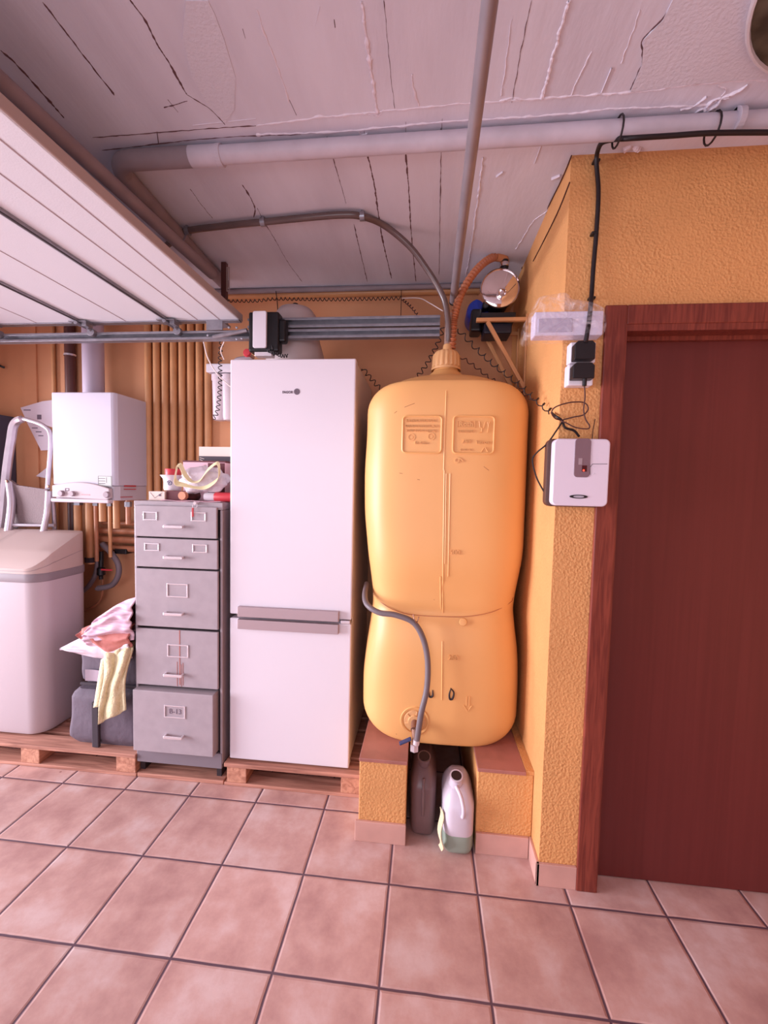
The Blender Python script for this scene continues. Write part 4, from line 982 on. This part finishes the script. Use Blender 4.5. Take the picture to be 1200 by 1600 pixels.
obj('end_stile', box(-2.33, -.95, DY1-.035, DY1, DZ-.006, DZ-.0), M_steel, gd, bevel=.001) 
# tracks: two C channels one above the other
def track(label, z0, z1, x0, x1, y=.262):
    t = tag(obj('door_track', None_bm(z0, z1, x0, x1, y), M_steel, bevel=.001), label, 'rail', 'garage door tracks'); return t
def None_bm(z0, z1, x0, x1, y):
    bm = NB(); bx(bm, x0, x1, y+.028, y+.031, z0, z1); bx(bm, x0, x1, y-.004, y+.028, z0, z0+.003); bx(bm, x0, x1, y-.004, y+.028, z1-.003, z1)
    bx(bm, x0, x1, y-.007, y-.004, z0, z0+.012); bx(bm, x0, x1, y-.007, y-.004, z1-.012, z1)
    return bm
zA0, zA1 = 2.232, 2.275; zB0, zB1 = 2.284, 2.332
track('lower steel garage door track running left to right', zA0, zA1, -2.75, .045)
track('upper steel garage door track above the lower one', zB0, zB1, -.92, .045)
# door corner bracket & arm
bk = thing('corner_bracket', 'galvanised corner bracket with arm at the garage door corner', 'bracket', (-1.0, .24, 2.28))
obj('plate', box(-1.12, -1.035, .222, .228, 2.265, 2.325), M_steel, bk, bevel=.001)
obj('angle', box(-1.12, -.93, .228, .25, 2.255, 2.262), M_steel, bk)
a, b = aty(333, 527, .215), aty(386, 516, .215)
obj('arm', tube([a, b], .010, 6, False), M_steel, bk)
for u, v in ((325, 524), (370, 512), (358, 512), (370, 530), (378, 529)):
    p = aty(u, v, .219); obj('bolt', lathe([(.006, 0), (.006, .004), (0, .006)], p, (0, -1, 0), 8), M_steel, bk)
# opener head: black body with a pale front cover
p0, p1_ = aty(388, 487, .20), aty(421, 549, .20)
op = thing('door_opener_unit', 'black box with pale front cover mounted on the garage door tracks', 'motor unit', ((p0.x+p1_.x)/2, .22, 2.26))
obj('housing', bx(NB(), p0.x, p1_.x+.045, .20, .262, p1_.z, p0.z), M_black, op, bevel=.010, seg=3)
obj('housing_back', box(p1_.x-.01, p1_.x+.075, .214, .262, p1_.z+.05, p0.z-.03), M_black, op, bevel=.012, seg=3)
a, b = aty(396, 487, .196), aty(417, 544, .196)
obj('front_cover', prism(rrect(a.x, b.x, b.z, a.z, .009), 'y', .186, .200), M_white, op, bevel=.003, label='pale lilac cover plate')
obj('lower_clip', box(p0.x+.03, p1_.x+.01, .205, .25, p1_.z-.02, p1_.z+.001), M_chrome, op, bevel=.003)
bm = NB(); 
coil([aty(420, 548, .20), aty(432, 552, .19), aty(440, 556, .19), aty(450, 556, .2)], .008, .012, .0022, bm=bm); tube([aty(425, 540, .2), aty(428, 556, .2)], .004, 6, False, bm)
obj('dangling_wires', bm, M_cable, op)
# steel bar across, hanger and ceiling pipes
br = thing('cross_tube', 'grey steel tube running overhead towards the track ends', 'tube', (.08, -1, 2.38))
P0, P1 = aty(708, 470, .285), aty(765.5, 0, -.93)
dirn = (P0-P1).normalized()
obj('tube_body', cyl(P1-dirn*1.2, P0, .0175, 20), M_tube, br, smooth=True)
obj('end_cap', cyl(P0, P0+dirn*.012, .019, 20), M_black, br)
mp_ = thing('ceiling_pipe', 'long grey pipe clamped under the ceiling from left elbow to right', 'pipe', (0, -.4, 2.62))
pz = 2.622
A_ = atz(300, 245, pz); B_ = atz(700, 219, pz); D_ = atz(1160, 188.5, pz)
slope = (D_.y-B_.y)/(D_.x-B_.x)
xe = -1.115
obj('pipe_run', cyl((-.80, A_.y, pz), (2.15, D_.y, pz), .0275, 24), M_pvc, mp_, smooth=True)
obj('pipe_elbow', tube([(-.82, A_.y, pz), (-1.0, A_.y, pz), (-1.09, A_.y+.005, pz), (-1.13, A_.y+.045, pz), (-1.14, A_.y+.12, pz), (-1.16, .2, pz), (-1.165, .50, pz)], .031, 20), M_pvcdark, mp_, smooth=True, label='dusty darker elbow and rear run')
obj('pipe_socket', cyl((-.84, A_.y, pz), (-.74, A_.y, pz), .0315, 24), M_pvc, mp_, smooth=True)
for u, v in ((344, 243), (1152, 188)):
    p = atz(u, v, pz); obj('pipe_clip', bx(cyl((p.x-.009, p.y, pz), (p.x+.009, p.y, pz), .0335, 24), p.x-.009, p.x+.009, p.y-.012, p.y+.012, pz+.02, CZ), M_pvc, mp_, bevel=.001)
p = V((-1.15, .05, pz)); obj('pipe_clip', cyl((p.x, .04, pz), (p.x, .06, pz), .036, 20), M_pvcdark, mp_)
# second dusty bar left of it
a, b = atz(0, 127, 2.50), atz(300, 400, 2.50)
dr = (b-a).normalized()
tag(obj('ceiling_bar', cyl(a-dr*1.2, b+dr*.16, .024, 16), M_pvcdark, smooth=True), 'dusty grey bar under the ceiling along the open garage door', 'bar')
# rail hanger
hg = thing('track_hanger', 'brown perforated hanger from the ceiling to the door tracks', 'hanger', (-1.08, .35, 2.5))
p = aty(352, 440, .34)
obj('hanger_post', box(p.x-.022, p.x+.006, .335, .36, 2.33, CZ-.001), M_brownpipe, hg, bevel=.002)
obj('hanger_plate', frame_bm(p.x+.006, p.x+.022, aty(355, 455, .34).z, aty(355, 417, .34).z, .004, .34, .345), M_gdooredge, hg)
obj('hanger_foot', box(p.x-.035, p.x+.02, .29, .36, 2.325, 2.335), M_steel, hg)
# brown hose from the ceiling corner to the tank cap
HZ = CZ-.022
h1 = [(258, 386), (275, 372), (292, 361)]; h2 = [(292, 361), (350, 353), (410, 347), (470, 341), (530, 336), (565, 338)]
bh = thing('fill_hose', 'brown glossy hose curving from the ceiling down to the tank cap', 'hose', (0, .1, 2.6))
pa = [atz(u, v, HZ) for u, v in h1+h2[1:]]
pb = [aty(u, v, y) for u, v, y in [(600, 352, .07), (640, 385, .12), (668, 422, .16), (688, 455, .18), (697, 480, .19), (701, 520, .205)]]
obj('hose_run', tube(pa+pb+[V((.079, .22, 2.175))], .0135, 14), M_hose, bh, smooth=True)
for (u, v) in ((293, 361), (411, 347), (566, 338)):
    p = atz(u, v, HZ); 
    bm = cyl(p+V((-.010, 0, 0)), p+V((.010, 0, 0)), .018, 14); cyl(p+V((0, -.006, 0)), p+V((0, -.006, .02)), .005, 8, bm=bm); obj('hose_clip', bm, M_steel, bh, smooth=True)
# braided short sleeve at the cap and second hose
obj('braided_sleeve', tube([V((.086, .21, 2.32)), V((.083, .215, 2.26)), V((.081, .22, 2.16))], .0165, 14), mat('braid_grey', (150, 120, 108), .5, bump=1, bscale=200, bdist=.004), bh, smooth=True, label='braided grey end')
# corrugated hose up to the pump
ch = [aty(u, v, y) for u, v, y in [(706, 545, .22), (708, 510, .215), (711, 490, .21), (720, 460, .23), (738, 430, .27), (757, 410, .32), (775, 401, .36), (787, 404, .38)]]
co = thing('corrugated_hose', 'brown corrugated hose arching from the tank cap to the pump', 'hose', ch[0])
L_ = smoothpath(ch, 40); n_ = len(L_)
obj('hose_run', tube(L_, .0155, 12, smooth=False, rf=lambda t: 1.0+.28*math.sin(t*2*PI*40)), M_corr, co)
obj('hose_cuff', tube([ch[-2]+V((0, 0, .0)), ch[-1], ch[-1]+V((.01, .01, -.03))], .021, 12), mat('amber_cuff', (190, 124, 84), .4), co, smooth=True)
# pump on the shelf
pc = V((.333, .35, 2.482)); R_ = .094
pu = thing('water_pump', 'polished steel pump with blue motor on the orange wall brackets', 'pump', pc)
ax = V((-.02, 1, 0)).normalized()
f0 = pc+V((0, -.03, 0))
obj('steel_barrel', lathe([(0, 0.004), (R_*.80, .0), (R_*.97, .006), (R_, .018), (R_, .24), (R_*.96, .26), (0, .26)], f0, ax, 48), M_mirror, pu, smooth=True)
obj('barrel_rim', lathe([(R_*.98, -.001), (R_*1.02, .004), (R_*1.02, .012), (R_*.98, .016)], f0, ax, 48), M_mirror, pu, smooth=True)
obj('end_boss', lathe([(.026, .002), (.026, -.010), (.018, -.014), (.012, -.006), (0, -.006)], f0+V((.008, 0, -.030)), ax, 28), M_mirror, pu, smooth=True)
obj('motor', lathe([(0, .0), (.06, 0), (.065, .01), (.065, .14), (.05, .16), (0, .16)], pc+V((-.082, .10, -.055)), V((0, 1, 0)), 28), M_blue, pu, smooth=True, label='blue motor casing')
obj('pump_base', box(.245, .415, .335, .52, 2.337, 2.372), M_black, pu, bevel=.004)
obj('fan_cover', box(.205, .26, .40, .50, 2.305, 2.42), M_black, pu, bevel=.012, seg=3)
obj('terminal_box', box(.265, .40, .345, .47, 2.275, 2.325), mat('navy_black', (24, 24, 40), .4), pu, bevel=.006)
v0 = ch[-1]+V((.004, 0, -.012))
obj('inlet_valve', tube([v0, v0+V((.002, -.004, -.05)), v0+V((-.006, -.006, -.09))], .018, 12, rf=lambda t: 1.15-.55*t), M_black, pu, smooth=True)
obj('valve_collar', lathe([(.022, 0), (.024, .012), (.02, .022)], v0+V((0, 0, -.03)), (0, 0, 1), 16), M_mirror, pu, smooth=True)
M_br = M_orangepipe
def bracket(label, y, xl):
    t = thing('shelf_bracket', label, 'bracket', (.35, y, 2.3), group='pump shelf brackets')
    obj('arm', box(xl, PX-.001, y-.004, y+.016, 2.318, 2.336), M_br, t, bevel=.002)
    a, b = V((xl+.055, y+.006, 2.318)), V((PX-.004, y+.006, 2.0)); d_ = (b-a); q_ = d_.to_track_quat('Z', 'Y').to_matrix().to_4x4()
    obj('brace', bx(NB(), -.009, .009, -.009, .009, 0, d_.length, Matrix.Translation(a) @ q_), M_br, t, bevel=.002)
    obj('wall_plate', box(PX-.008, PX-.001, y-.006, y+.018, 1.96, 2.35), M_br, t, bevel=.001)
bracket('orange painted shelf bracket nearer the viewer, under the pump', .31, .222)
bracket('orange painted shelf bracket farther back, under the pump', .50, .238)
# red-handled valve, filters and pressure vessel behind the tracks
vs = thing('pressure_vessel', 'round white pressure vessel on top of the fridge', 'tank', (-.67, .44, 2.09))
obj('vessel_shell', lathe([(0, 0), (.10, .0), (.145, .03), (.158, .08), (.158, .12), (.135, .20), (.122, .26), (.115, .335), (.09, .372), (.045, .388), (0, .392)], (-.735, .46, 2.077), seg=40), mat('dusty_white_vessel', (196, 178, 178), .45), vs, smooth=True)
obj('vessel_cap', cyl((-.735, .45, 2.465), (-.735, .45, 2.483), .014, 12), M_black, vs)
wf = thing('water_filter', 'white water filter housing on the wall beside the fridge', 'water filter', (-1.22, .62, 1.9))
a, b = aty(327, 571, .60), aty(365, 584, .60)
obj('filter_head', box(a.x, -1.10, .56, BY-.002, b.z, a.z), M_white, wf, bevel=.006)
for k, u in enumerate((342, 357)):
    p = aty(u, 590, .60); q = aty(u, 658, .60)
    obj('filter_canister', lathe([(0, 0), (.032, .005), (.038, .02), (.042, p.z-q.z-.02), (.046, p.z-q.z-.018), (.046, p.z-q.z+.015), (0, p.z-q.z+.02)], (p.x, .61, q.z), seg=24), mat('white_filter_plastic', (214, 200, 208), .35), wf, smooth=True)
vv = thing('stop_valve', 'small valve with round red handle above the fridge corner', 'valve', aty(388, 553, .3))
p = aty(388, 553, .30); obj('valve_handle', lathe([(0, 0), (.018, .002), (.022, .012), (.018, .022), (0, .024)], p, (0, -1, .1), 18), M_red, vv, smooth=True, label='round red handle')
obj('valve_stem', cyl(p+V((0, -.001, 0)), p+V((0, .06, 0)), .009, 10), M_brass, vv)
obj('valve_pipe', tube([p+V((0, .06, 0)), p+V((-.09, .07, -.005)), p+V((-.14, .12, -.02))], .010, 10), M_pvcdark, vv, smooth=True)
# conduits along back wall under ceiling
tag(obj('ceiling_conduit', cyl((-1.9, BY-.022, 2.632), (PX-.004, BY-.022, 2.632), .021, 14), M_orangepipe, smooth=True), 'orange painted conduit along the top of the back wall', 'conduit')
tag(obj('dark_conduit', cyl((-1.9, BY-.06, CZ-.016), (PX-.004, BY-.06, CZ-.016), .0145, 12), M_pvcdark, smooth=True), 'dusty dark conduit in the corner above the orange one', 'conduit')
# coiled black cables
def coilc(label, pts, R=.011, pitch=.034, r=.0024, m=M_cable):
    pitch = max(pitch, .026)
    return tag(obj('coiled_cable', coil([aty(*p) for p in pts], R, pitch, r, 5, 8), m, smooth=True, auto=False), label, 'cable')
coilc('black coiled cable strung level below the ceiling conduit', [(352, 470, .60), (400, 470, .61), (433, 467, .62), (520, 468, .62), (627, 466, .62)], R=.008, pitch=.020, r=.0024)
coilc('brownish coiled cable sloping from conduit down to the tracks', [(628, 467, .60), (643, 480, .5), (657, 498, .42)], m=M_mar, R=.006)
coilc('black coiled cable looping from track end down behind the fridge', [(694, 508, .26), (680, 545, .30), (655, 585, .34), (625, 608, .36), (600, 610, .36), (580, 592, .34), (566, 575, .30)])
coilc('black coiled cable sloping from track end to the pier', [(716, 515, .22), (745, 545, .20), (775, 572, .12), (805, 595, .04), (835, 622, -.06), (862, 645, -.17)], R=.011, pitch=.050)
coilc('dark maroon coiled cable just below the black sloping one', [(706, 550, .28), (735, 567, .26), (765, 590, .22), (795, 604, .16), (815, 612, .10), (832, 625, .02)], R=.007, pitch=.045, m=M_mar)
coilc('black coiled cable hanging beside the water filter', [(346, 535, .36), (344, 560, .36), (344, 600, .36), (340, 640, .36), (333, 655, .36)], R=.010, pitch=.014)
def wire(label, pts, r, m, name='wire', cat='wire', n=8): return tag(obj(name, tube([aty(*p) for p in pts], r, 6, n=n), m, smooth=True), label, cat)
M_wwire = mat('white_wire', (226, 210, 206), .5)
wire('thin white wire falling from the track beside the filter', [(318, 534, .30), (325, 560, .32), (340, 585, .34), (362, 606, .36)], .003, M_wwire)
wire('short white wire looping above the filter head', [(350, 534, .30), (345, 548, .32), (350, 562, .34)], .003, M_wwire)
wire('pale wire bowed from the coiled cable to the hose', [(628, 466, .58), (655, 466, .5), (672, 474, .4), (692, 486, .3)], .0026, M_wwire)
wire('black tie hanging at the conduit above the vessel', [(431, 455, .62), (433, 470, .60), (434, 485, .58)], .0025, M_cable)
wire('black tie hanging from the conduit right of the vessel', [(627, 450, .64), (627, 470, .60), (626, 500, .56)], .002, M_cable)
# thin lines along the pier edge
wire('brown wire along the ceiling edge of the pier', [], .001, M_mar) if False else None
q1 = [atx(u, v, PX-.003) for u, v in [(890, 285), (872, 330), (850, 375), (833, 408)]]
tag(obj('wire', tube(q1, .0022, 6), M_mar, smooth=True), 'thin brown wire running up the side of the pier', 'wire')
q1 = [atx(u, v, PX-.003) for u, v in [(893, 243), (880, 275), (858, 320), (826, 385), (815, 420)]]
tag(obj('wire', tube(q1, .0022, 6), M_mar, smooth=True), 'thin brown wire in the ceiling corner of the pier', 'wire')

# ------------------------------------------------------------------ pier fittings
tcb = thing('power_cable', 'thick black cable from the ceiling pipe down to the socket', 'cable', (.55, -.3, 2.3))
cp_ = [atz(1260, 208, 2.572), atz(1200, 207, 2.572), atz(1110, 208, 2.572), atz(1050, 212, 2.572), atz(985, 216, 2.572), aty(958, 218, -.375), aty(941, 223, -.345), aty(934, 236, -.300), aty(932, 255, -.276), aty(935, 300, -.268), aty(932, 360, -.268), aty(927, 420, -.272), aty(924, 465, -.285), aty(920, 505, -.33), aty(915, 535, -.335)]
obj('cable_run', tube(cp_, .0075, 10), M_cable, tcb, smooth=True)
for u, v in ((965, 205), (1113, 200)):
    p = atz(u, v+6, 2.6); bm = NB()
    tube([V((p.x, p.y+.040*math.cos(k*PI/8), 2.610+.040*math.sin(k*PI/8)*1.0)) for k in range(-8, 9)], .003, 6, False, bm); obj('cable_tie', bm, M_cable, tcb)
for u, v in ((932, 252), (929, 365), (925, 466)):
    p = aty(u, v, -.268); obj('cable_clip', box(p.x-.012, p.x+.010, -.277, PY, p.z-.004, p.z+.004), M_black, tcb, bevel=.002)
# emergency lamp box wrapped in film
a, b = aty(836, 487, -.31), aty(943, 523, -.31)
lb = thing('emergency_light', 'pale oblong wall light wrapped in clear plastic at the pier top', 'light', ((a.x+b.x)/2, -.29, (a.z+b.z)/2))
obj('light_body', box(a.x, b.x-.002, -.31, PY-.001, b.z, a.z), mat('lilac_white_plastic', (214, 206, 226), .35), lb, bevel=.004)
obj('diffuser', box(a.x+.012, a.x+.125, -.313, -.309, b.z+.010, a.z-.024), mat('grey_lens', (178, 170, 192), .25), lb, bevel=.002)
wo = [(835, 485), (822, 505), (820, 528), (830, 532), (850, 527), (895, 527), (940, 524), (944, 500), (938, 482), (925, 474), (895, 473), (880, 463), (862, 461), (842, 467)]
def film():
    pts = smoothpath([aty(u, v, -.315) for u, v in wo+[wo[0]]], 6)[:-1]; c0 = aty(884, 500, -.315); rings = []
    for k in range(9):
        f = k/8; s_ = [1.0, 1.03, 1.04, 1.02, 1.0, .9, .7, .4, .05][k]; y = PY-.004-(.085*min(1, f*1.6)) if f < .8 else PY-.004-.085+.004
        rings.append([(c0.x+(p.x-c0.x)*s_+.006*noise.noise(p*30+V((f*4, 0, 0))), y-.010*noise.noise(p*24+V((0, f*3, 0)))*(1 if 0 < k < 8 else .2), c0.z+(p.z-c0.z)*s_+.006*noise.noise(p*30+V((0, 0, f*4)))) for p in pts])
    bm = NB(); R = [[bm.verts.new(p) for p in r] for r in rings]; n = len(R[0])
    for a_, b_ in zip(R, R[1:]):
        for k in range(n): bm.faces.new((a_[k], a_[(k+1) % n], b_[(k+1) % n], b_[k]))
    return bm
tag(obj('plastic_wrap', film(), M_film, smooth=True, auto=False), 'crumpled clear plastic film around the wall light', 'plastic wrap')
# double socket with two plugs
a, b = aty(893, 534, -.30), aty(931, 601, -.30)
so = thing('wall_socket', 'white surface-mounted double socket on the pier', 'socket', ((a.x+b.x)/2, -.27, (a.z+b.z)/2))
zm = (a.z+b.z)/2
obj('socket_base', box(a.x-.002, b.x-.004, -.298, PY-.001, zm+.002, a.z), M_white, so, bevel=.005)
obj('socket_base', box(a.x-.006, b.x-.008, -.298, PY-.001, b.z-.002, zm-.002), M_white, so, bevel=.005)
def plug(label, u0, v0, u1, v1, par=None):
    a, b = aty(u0, v0, -.335), aty(u1, v1, -.335); c = .010
    t = thing('power_plug', label, 'plug', ((a.x+b.x)/2, -.32, (a.z+b.z)/2), group='black plugs in the pier socket')
    pts = [(a.x, b.z), (b.x, b.z), (b.x, a.z-c), (b.x-c, a.z), (a.x+c, a.z), (a.x, a.z-c)]
    obj('plug_body', prism(pts, 'y', -.336, -.299), M_black, t, bevel=.003)
    return t, a, b
plug('square black plug in the upper socket', 899, 532, 930, 561)
t, a, b = plug('tapered black adapter in the lower socket', 896, 566, 929, 591)
obj('cord_neck', cyl(aty(914, 588, -.325), aty(913, 603, -.325), .007, 10), M_black, t, smooth=True)
# thin cord with coils
cc = [(913, 600, -.32), (914, 620, -.31), (912, 640, -.30), (915, 655, -.30), (921, 665, -.30), (918, 670, -.30), (900, 668, -.29), (885, 661, -.285), (878, 657, -.28), (895, 652, -.285), (912, 648, -.29), (919, 638, -.29), (912, 629, -.29), (890, 629, -.29), (868, 636, -.29), (862, 645, -.285), (868, 654, -.28), (880, 657, -.275)]
obj('cord', tube([aty(*p) for p in cc], .0022, 6, n=10), M_mar, t, smooth=True, label='thin dark cord looped in a tangle')
tag(obj('signal_cable', tube([aty(*p) for p in [(880, 657, -.275), (870, 672, -.28), (855, 693, -.272), (838, 708, -.26), (832, 720, -.255), (838, 745, -.26), (848, 765, -.265), (856, 778, -.27)]], .0028, 6, n=8), M_cable, smooth=True), 'thin dark cable bowed left of the control box', 'cable')
tag(obj('signal_cable', tube([aty(*p) for p in [(862, 645, -.20), (868, 650, -.26), (878, 657, -.272), (883, 668, -.275), (897, 673, -.275), (905, 682, -.27)]], .0042, 8, n=8), M_cable, smooth=True), 'thicker dark cable entering the top of the control box', 'cable')
tag(obj('antenna_wire', tube([aty(*p) for p in [(925, 688, -.272), (927, 670, -.268), (930, 655, -.262)]], .0014, 5), M_cable, smooth=True), 'short stiff wire standing above the control box', 'wire')
# control box
a, b = aty(866, 685, -.325), aty(949, 792, -.325)
cb = thing('control_box', 'white garage door control box with tinted window and red light', 'control box', ((a.x+b.x)/2, -.29, (a.z+b.z)/2))
obj('back_plate', prism(rrect(a.x-.012, b.x-.006, b.z-.004, a.z+.003, .02), 'y', -.292, PY-.001), mat('brown_black_plate', (84, 56, 48), .5), cb, bevel=.003)
# slightly narrower towards the bottom like the moulded cover
ro = rrect(a.x, b.x, b.z, a.z, .018, 6)
obj('cover', prism(ro, 'y', -.326, -.2925), mat('lilac_white_cover', (222, 212, 226), .3), cb, bevel=.005, seg=3)
wa, wb = aty(899, 685, -.3265), aty(921, 746, -.3265)
obj('tinted_window', prism(rrect(wa.x, wb.x, wb.z, wa.z-.0, .012), 'y', -.3285, -.3255), mat('smoked_window', (128, 104, 112), .15), cb, bevel=.001, label='tinted display window')
p = aty(912, 735, -.329); obj('dark_sensor', box(p.x-.006, p.x+.010, -.3295, -.328, p.z-.004, p.z+.017), mat('sensor_maroon', (70, 20, 26), .3), cb)
obj('status_light', lathe([(0.0034, 0), (.0025, .001), (0, .0014)], (p.x, -.3295, p.z), (0, -1, 0), 12), mat('red_led', (255, 70, 50), .3, emit=2), cb, label='lit red status light')
p = aty(907, 721, -.329); obj('display_label', box(p.x-.006, p.x+.006, -.3293, -.328, p.z-.011, p.z+.011), mat('grey_display', (160, 140, 146), .4), cb)
p = aty(904, 776, -.327); bm = NB()
el = [(p.x+.030*math.cos(k*PI/14), p.z+.0065*math.sin(k*PI/14)) for k in range(28)]
obj('oval_badge', prism(el, 'y', -.3285, -.325), M_black, cb); obj('badge_lettering', prism([(p.x+.018*math.cos(k*PI/14), p.z+.0040*math.sin(k*PI/14)) for k in range(28)], 'y', -.3292, -.328), mat('badge_silver', (170, 168, 180), .4), cb)
bm = NB(); tube([aty(922, 742, -.3262), aty(922, 730, -.3262), aty(926, 725, -.3262), aty(949, 725, -.3262)], .0009, 5, False, bm); tube([aty(922, 688, -.3262), aty(922, 742, -.3262)], .0008, 5, False, bm)
obj('panel_joint', bm, M_darkgap, cb)
bm = NB()
for s in (-1, 1):
    p = aty(928, 735+6*s, -.3262); tube([p+V((-.005, 0, -.003*s)), p+V((0, 0, .004*s)), p+V((.005, 0, -.001*s))], .0010, 5, False, bm)
obj('arrow_marks', bm, M_white, cb)
# round fitting at the top right corner of the view
e1 = [atz(1168, -20, 2.60), atz(1172, 30, 2.60), atz(1185, 80, 2.60), atz(1200, 120, 2.60)]
cl = thing('ceiling_lamp', 'round pale-rimmed dark ceiling lamp cut off at the top right', 'lamp', (1.03, -.80, 2.6))
ctr = V((1.012, -.806, 0)); Rl = .305
obj('rim', lathe([(Rl, 0), (Rl+.002, -.012), (Rl-.002, -.018), (Rl-.007, -.019), (Rl-.009, -.014), (Rl-.009, 0)], (ctr.x, ctr.y, CZ-.001), seg=64), mat('pale_lamp_rim', (206, 200, 206), .4), cl, smooth=True, label='pale round rim')
obj('dark_bowl', lathe([(Rl-.009, -.010), (Rl-.06, -.008), (0, -.006)], (ctr.x, ctr.y, CZ-.001), seg=64), mat('mottled_dark_green', (44, 44, 42), .3, var=.8, vscale=9, rgb2=(110, 108, 96)), cl, smooth=True, label='mottled dark interior')
obj('bulb', lathe([(0, -.01), (.05, -.012), (.06, -.04), (.045, -.075), (0, -.085)], (ctr.x-.14, ctr.y+.10, CZ-.001), seg=24), mat('dull_bulb', (160, 150, 140), .3), cl, smooth=True)
